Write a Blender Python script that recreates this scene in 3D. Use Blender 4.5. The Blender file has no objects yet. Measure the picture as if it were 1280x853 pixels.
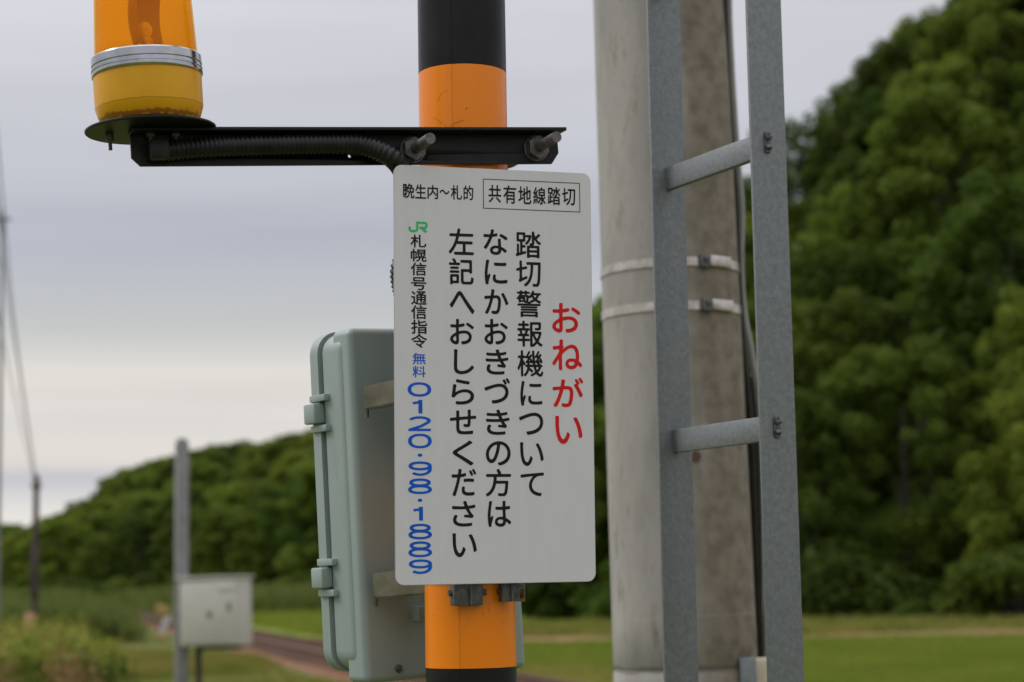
import bpy, bmesh, math, random
import numpy as np
from mathutils import Vector, Matrix, Quaternion
V = Vector
PI = math.pi
random.seed(7)
rng = np.random.default_rng(11)
sc = bpy.context.scene
col = sc.collection

# ------------------------------------------------------------------ camera
FPX = 2500.0                       # focal length in pixels of a 1280 px wide picture
EYE = V((0, 0, 1.6))
pitch = math.atan(0.121)
roll = 0.0175
F = V((0, math.cos(pitch), math.sin(pitch)))
R0 = V((1, 0, 0))
U0 = R0.cross(F)
RI = R0 * math.cos(roll) - U0 * math.sin(roll)
UP = U0 * math.cos(roll) + R0 * math.sin(roll)
cam_data = bpy.data.cameras.new('camera')
cam = bpy.data.objects.new('camera', cam_data)
col.objects.link(cam)
cam.matrix_world = Matrix(((RI.x, UP.x, -F.x, EYE.x), (RI.y, UP.y, -F.y, EYE.y), (RI.z, UP.z, -F.z, EYE.z), (0, 0, 0, 1)))
cam_data.sensor_fit = 'HORIZONTAL'
cam_data.sensor_width = 22.3
cam_data.lens = FPX / 1280 * 22.3
cam_data.clip_start = 0.05
cam_data.clip_end = 6000
cam_data.dof.use_dof = True
cam_data.dof.focus_distance = 2.90
cam_data.dof.aperture_fstop = 3.1
sc.camera = cam

# ------------------------------------------------------------------ sky and sun (overcast)
SUN_EL, SUN_AZ = math.radians(42), math.radians(-78)      # azimuth from +Y, negative = to the left
w = bpy.data.worlds.new('World')
sc.world = w
w.use_nodes = True
nt = w.node_tree
for n in list(nt.nodes):
    nt.nodes.remove(n)
def wn(t, **k):
    n = nt.nodes.new(t)
    for a, b in k.items():
        setattr(n, a, b)
    return n
L = nt.links.new
out = wn('ShaderNodeOutputWorld')
bg = wn('ShaderNodeBackground')
bg.inputs['Strength'].default_value = 0.1
L(bg.outputs[0], out.inputs[0])
sky = wn('ShaderNodeTexSky', sky_type='NISHITA')
sky.sun_disc = False
sky.sun_elevation = SUN_EL
sky.sun_rotation = SUN_AZ
tc = wn('ShaderNodeTexCoord')
sep = wn('ShaderNodeSeparateXYZ')
L(tc.outputs['Generated'], sep.inputs[0])
# cloud layers: flat, long bands that thin out to a pale strip above the horizon
mp = wn('ShaderNodeMapping')
mp.inputs['Scale'].default_value = (1.6, 1.6, 17)
L(tc.outputs['Generated'], mp.inputs[0])
nz = wn('ShaderNodeTexNoise')
nz.inputs['Scale'].default_value = 1.5
nz.inputs['Detail'].default_value = 4
nz.inputs['Roughness'].default_value = 0.45
L(mp.outputs[0], nz.inputs['Vector'])
warp = wn('ShaderNodeMath', operation='MULTIPLY_ADD')
L(nz.outputs['Fac'], warp.inputs[0])
warp.inputs[1].default_value = 0.04
L(sep.outputs['Z'], warp.inputs[2])
shift = wn('ShaderNodeMath', operation='SUBTRACT')
L(warp.outputs[0], shift.inputs[0])
shift.inputs[1].default_value = 0.02
ramp = wn('ShaderNodeValToRGB')
def srgb(r, g, b):
    f = lambda c: (c / 255 / 12.92) if c <= 10.3 else ((c / 255 + 0.055) / 1.055) ** 2.4
    return (f(r), f(g), f(b), 1)
stops = [(0.0, (226, 222, 218)), (0.040, (230, 226, 222)), (0.054, (196, 196, 204)), (0.064, (226, 220, 212)),
         (0.082, (222, 218, 214)), (0.104, (230, 224, 217)), (0.122, (203, 204, 204)), (0.142, (196, 198, 203)), (0.166, (185, 188, 199)),
         (0.20, (196, 198, 206)), (0.26, (206, 206, 213)), (0.50, (250, 250, 254)), (1.0, (325, 325, 330))]
while len(ramp.color_ramp.elements) < len(stops):
    ramp.color_ramp.elements.new(0.5)
for e, (p, c) in zip(ramp.color_ramp.elements, stops):
    e.position = p
    e.color = srgb(*c)
L(shift.outputs[0], ramp.inputs[0])
streak = wn('ShaderNodeMapRange')
L(nz.outputs['Fac'], streak.inputs['Value'])
streak.inputs['From Min'].default_value = 0.3
streak.inputs['From Max'].default_value = 0.7
streak.inputs['To Min'].default_value = 9.4
streak.inputs['To Max'].default_value = 10.8
mul = wn('ShaderNodeVectorMath', operation='SCALE')
L(ramp.outputs[0], mul.inputs[0])
L(streak.outputs[0], mul.inputs['Scale'])
mixw = wn('ShaderNodeMix', data_type='RGBA')
mixw.inputs['Factor'].default_value = 0.95
L(sky.outputs[0], mixw.inputs['A'])
L(mul.outputs[0], mixw.inputs['B'])
L(mixw.outputs['Result'], bg.inputs['Color'])

sun_data = bpy.data.lights.new('sun', 'SUN')
sun_data.energy = 1.5
sun_data.angle = math.radians(25)
sun_data.color = (1.0, 0.96, 0.9)
sun = bpy.data.objects.new('sun', sun_data)
col.objects.link(sun)
sd = V((math.sin(SUN_AZ) * math.cos(SUN_EL), math.cos(SUN_AZ) * math.cos(SUN_EL), math.sin(SUN_EL)))
sun.rotation_mode = 'QUATERNION'
sun.rotation_quaternion = sd.to_track_quat('Z', 'Y')

vs = sc.view_settings
vs.view_transform = 'Standard'
vs.look = 'None'
vs.exposure = 0.0
vs.gamma = 1.0
sc.cycles.max_bounces = 8
sc.cycles.transparent_max_bounces = 16

# ------------------------------------------------------------------ helpers
def at(x, y, d):
    """point seen at photo pixel (x, y), d metres in front of the camera"""
    return EYE + d * (F + (x - 640) / FPX * RI + (426.5 - y) / FPX * UP)

def ray_plane(x, y, P, N):
    d = at(x, y, 1) - EYE
    return EYE + d * ((P - EYE).dot(N) / d.dot(N))

def on_vertical(x, y, P):
    """the height on the vertical line through P that is seen at row y"""
    n = V((0, 1, 0))
    return ray_plane(x, y, P, n).z

def rot3(yaw, pit, rol):
    return (Matrix.Rotation(yaw, 4, 'Z') @ Matrix.Rotation(rol, 4, 'Y') @ Matrix.Rotation(pit, 4, 'X'))

def frame(o, rotm):
    return Matrix.Translation(o) @ rotm

def tag(o, label=None, cat=None, group=None, kind=None):
    if label: o['label'] = label
    if cat: o['category'] = cat
    if group: o['group'] = group
    if kind: o['kind'] = kind
    return o

def empty(name, loc=(0, 0, 0), mat=None, parent=None):
    o = bpy.data.objects.new(name, None)
    col.objects.link(o)
    o.empty_display_size = 0.05
    if parent: o.parent = parent
    if mat is not None: o.matrix_world = mat
    else: o.location = loc
    return o

def smooth_by_angle(bm, ang=0.6):
    for f in bm.faces: f.smooth = True
    for e in bm.edges:
        if len(e.link_faces) == 2 and e.calc_face_angle(0) > ang:
            e.smooth = False

class MB:
    def __init__(s): s.bm = bmesh.new()
    def box(s, c, size, rotm=None, bev=0.0, seg=2):
        g = bmesh.ops.create_cube(s.bm, size=1.0)
        vs_ = g['verts']
        bmesh.ops.scale(s.bm, vec=V(size), verts=vs_)
        if bev > 0:
            es = list({e for v in vs_ for e in v.link_edges})
            r = bmesh.ops.bevel(s.bm, geom=es, offset=bev, segments=seg, affect='EDGES', profile=0.5)
            vs_ = list({v for f in r['faces'] for v in f.verts} | {v for v in vs_ if v.is_valid})
        m = Matrix.Translation(V(c)) @ (rotm.to_4x4() if rotm is not None else Matrix.Identity(4))
        bmesh.ops.transform(s.bm, matrix=m, verts=vs_)
        return s
    def cyl(s, a, b, r1, r2=None, n=20, caps=True):
        a, b = V(a), V(b)
        r2 = r1 if r2 is None else r2
        d = b - a
        m = Matrix.Translation((a + b) / 2) @ d.to_track_quat('Z', 'Y').to_matrix().to_4x4()
        bmesh.ops.create_cone(s.bm, cap_ends=caps, segments=n, radius1=r1, radius2=r2, depth=d.length, matrix=m)
        return s
    def lathe(s, prof, n=48, mat=None):
        mat = mat or Matrix.Identity(4)
        rings = []
        for r, z in prof:
            if r < 1e-6:
                rings.append([s.bm.verts.new(mat @ V((0, 0, z)))])
            else:
                rings.append([s.bm.verts.new(mat @ V((r * math.cos(2 * PI * i / n), r * math.sin(2 * PI * i / n), z))) for i in range(n)])
        for A, B in zip(rings, rings[1:]):
            if len(A) == 1 and len(B) == 1: continue
            for i in range(n):
                j = (i + 1) % n
                if len(A) == 1: s.bm.faces.new((A[0], B[j], B[i]))
                elif len(B) == 1: s.bm.faces.new((A[i], A[j], B[0]))
                else: s.bm.faces.new((A[i], A[j], B[j], B[i]))
        return s
    def tube(s, pts, r, n=10, caps=True):
        pts = [V(p) for p in pts]
        rs = r if isinstance(r, (list, tuple)) else [r] * len(pts)
        prev = None
        rings = []
        for i, p in enumerate(pts):
            t = (pts[min(i + 1, len(pts) - 1)] - pts[max(i - 1, 0)]).normalized()
            if prev is None:
                a = t.orthogonal().normalized()
            else:
                a = (prev - t * prev.dot(t)).normalized()
            prev = a
            b = t.cross(a)
            rings.append([s.bm.verts.new(p + rs[i] * (a * math.cos(2 * PI * k / n) + b * math.sin(2 * PI * k / n))) for k in range(n)])
        for A, B in zip(rings, rings[1:]):
            for k in range(n):
                s.bm.faces.new((A[k], A[(k + 1) % n], B[(k + 1) % n], B[k]))
        if caps:
            s.bm.faces.new(rings[0][::-1]); s.bm.faces.new(rings[-1])
        return s
    def prism(s, pts2, y0, y1, mat=None):
        """outline in x/z, extruded along y"""
        mat = mat or Matrix.Identity(4)
        A = [s.bm.verts.new(mat @ V((x, y0, z))) for x, z in pts2]
        B = [s.bm.verts.new(mat @ V((x, y1, z))) for x, z in pts2]
        s.bm.faces.new(A); s.bm.faces.new(B[::-1])
        n = len(A)
        for i in range(n):
            s.bm.faces.new((A[i], B[i], B[(i + 1) % n], A[(i + 1) % n]))
        return s
    def build(s, name, m, parent=None, smooth=True, ang=0.6, label=None):
        bm = s.bm
        bmesh.ops.recalc_face_normals(bm, faces=bm.faces)
        if smooth: smooth_by_angle(bm, ang)
        me = bpy.data.meshes.new(name)
        bm.to_mesh(me); bm.free()
        me.materials.append(m)
        o = bpy.data.objects.new(name, me)
        col.objects.link(o)
        if parent: o.parent = parent
        if label: o['label'] = label
        return o

def rrect(x0, x1, z0, z1, r, n=6):
    rs = r if isinstance(r, (list, tuple)) else [r] * 4      # bl, br, tr, tl
    pts = []
    for (cx, cz, a0, rr) in ((x0, z0, PI, rs[0]), (x1, z0, 1.5 * PI, rs[1]), (x1, z1, 0, rs[2]), (x0, z1, .5 * PI, rs[3])):
        ox = cx + (rr if cx == x0 else -rr)
        oz = cz + (rr if cz == z0 else -rr)
        for i in range(n + 1):
            a = a0 + i / n * PI / 2
            pts.append((ox + rr * math.cos(a), oz + rr * math.sin(a)))
    return pts

def raw_mesh(name, verts, faces_flat, per, m, parent=None, uvs=None):
    me = bpy.data.meshes.new(name)
    nf = len(faces_flat) // per
    me.vertices.add(len(verts))
    me.vertices.foreach_set('co', np.asarray(verts, dtype=np.float32).ravel())
    me.loops.add(len(faces_flat))
    me.loops.foreach_set('vertex_index', np.asarray(faces_flat, dtype=np.int32))
    me.polygons.add(nf)
    me.polygons.foreach_set('loop_start', np.arange(nf, dtype=np.int32) * per)
    me.update(calc_edges=True)
    me.materials.append(m)
    return me

def obj(name, me, parent=None):
    o = bpy.data.objects.new(name, me)
    col.objects.link(o)
    if parent: o.parent = parent
    return o

# ------------------------------------------------------------------ materials
def mat(name, c1, c2=None, rough=0.5, metal=0.0, scale=20, detail=6, bump=0.0, bscale=None, coat=0.0, stretch=None,
        lo=0.35, hi=0.65, rvar=0.0, spec=0.5, c3=None, s3=3.0, t3=(0.55, 0.7)):
    m = bpy.data.materials.new(name)
    m.use_nodes = True
    t = m.node_tree
    b = t.nodes['Principled BSDF']
    b.inputs['Roughness'].default_value = rough
    b.inputs['Metallic'].default_value = metal
    b.inputs['Coat Weight'].default_value = coat
    b.inputs['Coat Roughness'].default_value = 0.08
    b.inputs['Specular IOR Level'].default_value = spec
    c2 = c2 or c1
    tcn = t.nodes.new('ShaderNodeTexCoord')
    mpn = t.nodes.new('ShaderNodeMapping')
    mpn.inputs['Scale'].default_value = stretch or (1, 1, 1)
    t.links.new(tcn.outputs['Object'], mpn.inputs[0])
    n = t.nodes.new('ShaderNodeTexNoise')
    n.inputs['Scale'].default_value = scale
    n.inputs['Detail'].default_value = detail
    n.inputs['Roughness'].default_value = 0.6
    t.links.new(mpn.outputs[0], n.inputs['Vector'])
    r = t.nodes.new('ShaderNodeValToRGB')
    r.color_ramp.elements[0].position = lo
    r.color_ramp.elements[0].color = (*c1, 1)
    r.color_ramp.elements[1].position = hi
    r.color_ramp.elements[1].color = (*c2, 1)
    t.links.new(n.outputs['Fac'], r.inputs[0])
    last = r.outputs[0]
    if c3:
        n3 = t.nodes.new('ShaderNodeTexNoise')
        n3.inputs['Scale'].default_value = s3
        n3.inputs['Detail'].default_value = 8
        n3.inputs['Roughness'].default_value = 0.7
        t.links.new(mpn.outputs[0], n3.inputs['Vector'])
        mr = t.nodes.new('ShaderNodeMapRange')
        mr.inputs['From Min'].default_value, mr.inputs['From Max'].default_value = t3
        t.links.new(n3.outputs['Fac'], mr.inputs['Value'])
        mx = t.nodes.new('ShaderNodeMix'); mx.data_type = 'RGBA'
        t.links.new(mr.outputs[0], mx.inputs['Factor'])
        t.links.new(last, mx.inputs['A'])
        mx.inputs['B'].default_value = (*c3, 1)
        last = mx.outputs['Result']
    t.links.new(last, b.inputs['Base Color'])
    if rvar:
        mr = t.nodes.new('ShaderNodeMapRange')
        mr.inputs['To Min'].default_value = rough - rvar
        mr.inputs['To Max'].default_value = rough + rvar
        t.links.new(n.outputs['Fac'], mr.inputs['Value'])
        t.links.new(mr.outputs[0], b.inputs['Roughness'])
    if bump:
        nb = t.nodes.new('ShaderNodeTexNoise')
        nb.inputs['Scale'].default_value = bscale or scale * 3
        nb.inputs['Detail'].default_value = 5
        t.links.new(mpn.outputs[0], nb.inputs['Vector'])
        bp = t.nodes.new('ShaderNodeBump')
        bp.inputs['Strength'].default_value = bump
        bp.inputs['Distance'].default_value = 0.004
        t.links.new(nb.outputs['Fac'], bp.inputs['Height'])
        t.links.new(bp.outputs[0], b.inputs['Normal'])
    m['ramp'] = r.name
    return m

M = {}
M['panel'] = mat('sign_sheeting', (0.620, 0.610, 0.645), (0.640, 0.630, 0.662), rough=0.5, scale=90, stretch=(1, 1, .12), c3=(0.55, 0.535, 0.535), s3=26, t3=(0.62, 1.1))
M['alu'] = mat('aluminium_edge', (0.55, 0.55, 0.55), rough=0.4, metal=0.8)
M['ink_black'] = mat('black_print', (0.012, 0.012, 0.013), rough=0.6, spec=0.15)
M['ink_red'] = mat('red_print', (0.58, 0.012, 0.012), (0.66, 0.016, 0.014), rough=0.6, spec=0.15)
M['ink_blue'] = mat('blue_print', (0.006, 0.092, 0.54), (0.006, 0.105, 0.60), rough=0.6, spec=0.15)
M['ink_green'] = mat('green_print', (0.03, 0.50, 0.16), rough=0.6, spec=0.15)
M['orange'] = mat('orange_sheeting', (0.82, 0.212, 0.0015), (0.88, 0.238, 0.002), rough=0.30, scale=9, stretch=(1, 1, .25), spec=0.3, coat=0.12, bump=0.03, bscale=40,
                  c3=(0.62, 0.26, 0.08), s3=30, t3=(0.64, 0.76))
M['black_band'] = mat('black_sheeting', (0.012, 0.012, 0.013), (0.02, 0.02, 0.021), rough=0.3, scale=12, spec=0.12, coat=0.0, c3=(0.03, 0.03, 0.03), s3=30, t3=(0.65, 0.8))
M['black_steel'] = mat('black_painted_steel', (0.006, 0.006, 0.007), (0.010, 0.010, 0.011), spec=0.25, rough=0.38, scale=30, bump=0.12, bscale=200, c3=(0.035, 0.03, 0.027), s3=60, t3=(0.66, 0.72))
M['rubber'] = mat('black_conduit_plastic', (0.010, 0.010, 0.011), (0.018, 0.018, 0.019), spec=0.3, rough=0.42, scale=40, c3=(0.06, 0.055, 0.05), s3=60, t3=(.6, .75))
M['galv_dark'] = mat('weathered_galvanised_bolts', (0.09, 0.09, 0.095), (0.16, 0.16, 0.165), rough=0.55, metal=0.6, scale=120, bump=0.25, bscale=300)
M['galv'] = mat('galvanised_steel', (0.15, 0.168, 0.182), (0.225, 0.242, 0.255), rough=0.5, metal=0.35, scale=120, detail=10, bump=0.1, bscale=250,
                c3=(0.34, 0.35, 0.36), s3=130, t3=(0.62, 0.72), lo=.3, hi=.7)
M['stainless'] = mat('stained_stainless', (0.22, 0.195, 0.175), (0.33, 0.305, 0.285), rough=0.36, metal=0.75, scale=35, bump=0.05, c3=(0.28, 0.24, 0.2), s3=20, t3=(.55, .75))
M['strap'] = mat('stainless_strap', (0.36, 0.32, 0.28), (0.62, 0.58, 0.54), rough=0.34, metal=0.95, scale=30)
M['cabinet'] = mat('grey_green_cabinet', (0.265, 0.325, 0.315), (0.285, 0.345, 0.335), rough=0.42, scale=14, stretch=(1, 1, .4), bump=0.03, bscale=80,
                   c3=(0.19, 0.235, 0.215), s3=12, t3=(0.55, 0.8))
M['gasket'] = mat('black_gasket', (0.006, 0.006, 0.006), rough=0.8)
M['chrome'] = mat('chrome_ring', (0.55, 0.56, 0.58), (0.42, 0.43, 0.45), rough=0.16, metal=1.0, scale=30, rvar=.05)
M['reflector'] = mat('polished_reflector', (0.16, 0.15, 0.14), rough=0.4, metal=0.8)
M['brass'] = mat('brass_socket', (0.65, 0.5, 0.25), rough=0.35, metal=0.9)
M['white_plastic'] = mat('white_plastic', (0.7, 0.68, 0.62), rough=0.5)
M['farbox'] = mat('off_white_cabinet', (0.46, 0.44, 0.40), (0.52, 0.50, 0.455), rough=0.5, scale=3, c3=(0.40, 0.39, 0.36), s3=5, t3=(.55, .75))
M['farpost'] = mat('grey_post', (0.17, 0.17, 0.175), (0.235, 0.235, 0.24), rough=0.6, scale=8)
M['darkmetal'] = mat('dark_leg', (0.02, 0.02, 0.02), (0.03, 0.03, 0.03), rough=0.6)
M['beige'] = mat('beige_box', (0.52, 0.45, 0.34), (0.58, 0.50, 0.38), rough=0.5, scale=15)
M['strand_dark'] = mat('dry_stalk', (0.16, 0.06, 0.012), rough=0.8)
M['strand_pale'] = mat('pale_web', (0.60, 0.33, 0.15), rough=0.8)
M['wood'] = mat('dark_creosoted_wood', (0.045, 0.032, 0.028), (0.08, 0.055, 0.048), rough=0.8, scale=5, stretch=(3, 3, .3))
M['wire'] = mat('overhead_wire', (0.06, 0.06, 0.065), rough=0.5)
M['cable_grey'] = mat('grey_cable', (0.26, 0.255, 0.25), (0.32, 0.31, 0.30), rough=0.5, scale=20)
M['salmon'] = mat('faded_orange_guard', (0.36, 0.17, 0.10), (0.42, 0.22, 0.14), rough=0.6)
M['yellow_board'] = mat('yellow_board', (0.36, 0.26, 0.07), rough=0.5)
M['white_paint'] = mat('white_paint', (0.5, 0.5, 0.48), rough=0.5)
M['rail'] = mat('rusty_rail', (0.10, 0.05, 0.035), (0.15, 0.075, 0.05), rough=0.6, metal=.3, scale=6)
M['sleeper'] = mat('weathered_sleeper', (0.14, 0.078, 0.048), (0.20, 0.125, 0.085), rough=0.9, scale=5)
M['ballast'] = mat('brown_ballast', (0.13, 0.068, 0.04), (0.23, 0.135, 0.085), rough=0.95, scale=9, bump=0.6, bscale=25, spec=0.05)
M['dirt'] = mat('dry_grass_and_dirt', (0.17, 0.16, 0.06), (0.24, 0.20, 0.09), rough=0.95, scale=0.6, c3=(0.10, 0.13, 0.03), s3=.35, t3=(.42, .58), bump=.5, bscale=8, spec=0.05)
M['ground'] = mat('grassy_ground', (0.075, 0.10, 0.022), (0.12, 0.13, 0.035), rough=0.95, scale=0.35, c3=(0.17, 0.13, 0.07), s3=.16, t3=(.55, .68), bump=.6, bscale=4, spec=0.05)
M['paddy'] = mat('bright_green_field', (0.125, 0.175, 0.026), (0.17, 0.21, 0.034), rough=0.9, scale=0.5, c3=(0.13, 0.14, 0.035), s3=.2, t3=(.5, .7), stretch=(.4, 1, 1), bump=.5, bscale=6, spec=0.05)
M['bank'] = mat('red_brown_bank', (0.20, 0.12, 0.06), (0.11, 0.12, 0.035), rough=0.95, scale=0.45, c3=(0.26, 0.15, 0.085), s3=.3, t3=(.5, .65), spec=0.05)
M['hill'] = mat('hill_undergrowth', (0.012, 0.026, 0.005), (0.04, 0.065, 0.010), rough=0.95, scale=0.25, spec=0.0)
M['bark'] = mat('tree_bark', (0.03, 0.025, 0.02), (0.05, 0.042, 0.032), rough=0.9, scale=4)

def leaf_mat(name, c1, c2, trans=0.42, scale=0.35):
    m = mat(name, c1, c2, rough=0.7, scale=scale, detail=3, spec=0.15)
    t = m.node_tree
    b = t.nodes['Principled BSDF']
    oi = t.nodes.new('ShaderNodeObjectInfo')
    hsv = t.nodes.new('ShaderNodeHueSaturation')
    mr = t.nodes.new('ShaderNodeMapRange')
    mr.inputs['To Min'].default_value = 0.75
    mr.inputs['To Max'].default_value = 1.3
    t.links.new(oi.outputs['Random'], mr.inputs['Value'])
    t.links.new(mr.outputs[0], hsv.inputs['Value'])
    mr2 = t.nodes.new('ShaderNodeMapRange')
    mr2.inputs['To Min'].default_value = 0.478
    mr2.inputs['To Max'].default_value = 0.503
    ml = t.nodes.new('ShaderNodeMath'); ml.operation = 'FRACT'
    mm = t.nodes.new('ShaderNodeMath'); mm.operation = 'MULTIPLY'; mm.inputs[1].default_value = 7.3
    t.links.new(oi.outputs['Random'], mm.inputs[0]); t.links.new(mm.outputs[0], ml.inputs[0]); t.links.new(ml.outputs[0], mr2.inputs['Value'])
    t.links.new(mr2.outputs[0], hsv.inputs['Hue'])
    src = b.inputs['Base Color'].links[0].from_socket
    t.links.new(src, hsv.inputs['Color'])
    t.links.new(hsv.outputs[0], b.inputs['Base Color'])
    tr = t.nodes.new('ShaderNodeBsdfTranslucent')
    t.links.new(hsv.outputs[0], tr.inputs[0])
    mx = t.nodes.new('ShaderNodeMixShader'); mx.inputs[0].default_value = trans
    t.links.new(b.outputs[0], mx.inputs[1]); t.links.new(tr.outputs[0], mx.inputs[2])
    t.links.new(mx.outputs[0], t.nodes['Material Output'].inputs[0])
    return m
LEAF = [leaf_mat('leaf_mid_green', (0.082, 0.140, 0.016), (0.155, 0.220, 0.028)),
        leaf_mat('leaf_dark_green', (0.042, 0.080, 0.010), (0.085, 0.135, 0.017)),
        leaf_mat('leaf_yellow_green', (0.110, 0.165, 0.016), (0.165, 0.225, 0.028))]
M['grass_tall'] = leaf_mat('tall_grass_blades', (0.12, 0.17, 0.028), (0.30, 0.28, 0.075), scale=0.5)
M['grass_green'] = leaf_mat('green_reed_blades', (0.15, 0.21, 0.05), (0.21, 0.26, 0.07), scale=0.4)
M['rice'] = leaf_mat('rice_blades', (0.13, 0.195, 0.026), (0.18, 0.235, 0.036), scale=0.4)

# amber dome: thin tinted plastic
m = bpy.data.materials.new('amber_plastic'); m.use_nodes = True
t = m.node_tree
for n in list(t.nodes): t.nodes.remove(n)
o_ = t.nodes.new('ShaderNodeOutputMaterial')
trn = t.nodes.new('ShaderNodeBsdfTransparent'); trn.inputs[0].default_value = (1.0, 0.83, 0.25, 1)
trl = t.nodes.new('ShaderNodeBsdfTranslucent'); trl.inputs[0].default_value = (1.0, 0.50, 0.02, 1)
gls = t.nodes.new('ShaderNodeBsdfGlossy'); gls.inputs['Roughness'].default_value = 0.06
lw_ = t.nodes.new('ShaderNodeLayerWeight'); lw_.inputs[0].default_value = .5
pw_ = t.nodes.new('ShaderNodeMath'); pw_.operation = 'POWER'; pw_.inputs[1].default_value = 5
t.links.new(lw_.outputs['Facing'], pw_.inputs[0])
fr = t.nodes.new('ShaderNodeMath'); fr.operation = 'MULTIPLY_ADD'; fr.inputs[1].default_value = .35; fr.inputs[2].default_value = .015
t.links.new(pw_.outputs[0], fr.inputs[0])
ma = t.nodes.new('ShaderNodeMixShader'); ma.inputs[0].default_value = 0.26
mb = t.nodes.new('ShaderNodeMixShader')
t.links.new(trn.outputs[0], ma.inputs[1]); t.links.new(trl.outputs[0], ma.inputs[2])
t.links.new(fr.outputs[0], mb.inputs[0]); t.links.new(ma.outputs[0], mb.inputs[1]); t.links.new(gls.outputs[0], mb.inputs[2])
t.links.new(mb.outputs[0], o_.inputs[0])
M['amber'] = m

def zmask_mat(m, axis, pos, width, color, noise_amt=0.01, noise_scale=40, strength=1.0):
    """a stain or line on the thing itself, at a height (object space) with a ragged edge"""
    t = m.node_tree
    b = t.nodes['Principled BSDF']
    src = b.inputs['Base Color'].links[0].from_socket
    tcn = t.nodes.new('ShaderNodeTexCoord')
    sp = t.nodes.new('ShaderNodeSeparateXYZ')
    t.links.new(tcn.outputs['Object'], sp.inputs[0])
    n = t.nodes.new('ShaderNodeTexNoise'); n.inputs['Scale'].default_value = noise_scale; n.inputs['Detail'].default_value = 6
    t.links.new(tcn.outputs['Object'], n.inputs['Vector'])
    a = t.nodes.new('ShaderNodeMath'); a.operation = 'MULTIPLY_ADD'
    t.links.new(n.outputs['Fac'], a.inputs[0]); a.inputs[1].default_value = noise_amt * 2
    t.links.new(sp.outputs[axis], a.inputs[2])
    s_ = t.nodes.new('ShaderNodeMath'); s_.operation = 'SUBTRACT'
    t.links.new(a.outputs[0], s_.inputs[0]); s_.inputs[1].default_value = pos + noise_amt
    ab = t.nodes.new('ShaderNodeMath'); ab.operation = 'ABSOLUTE'
    t.links.new(s_.outputs[0], ab.inputs[0])
    mr = t.nodes.new('ShaderNodeMapRange')
    mr.inputs['From Min'].default_value = width * 0.5
    mr.inputs['From Max'].default_value = width
    mr.inputs['To Min'].default_value = strength
    mr.inputs['To Max'].default_value = 0
    t.links.new(ab.outputs[0], mr.inputs['Value'])
    mx = t.nodes.new('ShaderNodeMix'); mx.data_type = 'RGBA'
    t.links.new(mr.outputs[0], mx.inputs['Factor'])
    t.links.new(src, mx.inputs['A'])
    mx.inputs['B'].default_value = (*color, 1)
    t.links.new(mx.outputs['Result'], b.inputs['Base Color'])

M['beacon_yellow'] = mat('yellow_beacon_paint', (0.68, 0.33, 0.006), (0.74, 0.37, 0.008), rough=0.36, spec=0.3, scale=20, coat=.08, c3=(0.42, 0.16, 0.02), s3=45, t3=(0.66, 0.76))
zmask_mat(M['beacon_yellow'], 'Z', 0.0035, 0.005, (0.24, 0.08, 0.015), 0.010, 90, 0.8)
zmask_mat(M['beacon_yellow'], 'Z', 0.0215, 0.0012, (0.20, 0.10, 0.02), 0.002, 80, 0.4)

# concrete: pale front, brown lichen growth on the right-hand side
mc = M['concrete'] = mat('weathered_concrete', (0.245, 0.235, 0.22), (0.36, 0.345, 0.325), rough=0.85, scale=12, stretch=(1, 1, .3), bump=0.25, bscale=60,
                         c3=(0.17, 0.15, 0.12), s3=24, t3=(.54, .74))
t = mc.node_tree
b = t.nodes['Principled BSDF']
src = b.inputs['Base Color'].links[0].from_socket
tcn = t.nodes.new('ShaderNodeTexCoord'); sp = t.nodes.new('ShaderNodeSeparateXYZ')
t.links.new(tcn.outputs['Object'], sp.inputs[0])
n = t.nodes.new('ShaderNodeTexNoise'); n.inputs['Scale'].default_value = 9; n.inputs['Detail'].default_value = 8; n.inputs['Roughness'].default_value = .65
mpn = t.nodes.new('ShaderNodeMapping'); mpn.inputs['Scale'].default_value = (1, 1, .22)
t.links.new(tcn.outputs['Object'], mpn.inputs[0]); t.links.new(mpn.outputs[0], n.inputs['Vector'])
a = t.nodes.new('ShaderNodeMath'); a.operation = 'MULTIPLY_ADD'; a.inputs[1].default_value = 0.22
t.links.new(n.outputs['Fac'], a.inputs[0]); t.links.new(sp.outputs['X'], a.inputs[2])
mr = t.nodes.new('ShaderNodeMapRange'); mr.inputs['From Min'].default_value = 0.085; mr.inputs['From Max'].default_value = 0.18
mr.inputs['To Max'].default_value = 0.9
t.links.new(a.outputs[0], mr.inputs['Value'])
mx = t.nodes.new('ShaderNodeMix'); mx.data_type = 'RGBA'
t.links.new(mr.outputs[0], mx.inputs['Factor']); t.links.new(src, mx.inputs['A'])
n2 = t.nodes.new('ShaderNodeTexNoise'); n2.inputs['Scale'].default_value = 26; n2.inputs['Detail'].default_value = 9
t.links.new(tcn.outputs['Object'], n2.inputs['Vector'])
r2 = t.nodes.new('ShaderNodeValToRGB'); r2.color_ramp.elements[0].color = (0.125, 0.103, 0.072, 1); r2.color_ramp.elements[1].color = (0.22, 0.185, 0.14, 1)
r2.color_ramp.elements[0].position = .35; r2.color_ramp.elements[1].position = .65
t.links.new(n2.outputs['Fac'], r2.inputs[0])
t.links.new(r2.outputs[0], mx.inputs['B']); t.links.new(mx.outputs['Result'], b.inputs['Base Color'])

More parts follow.
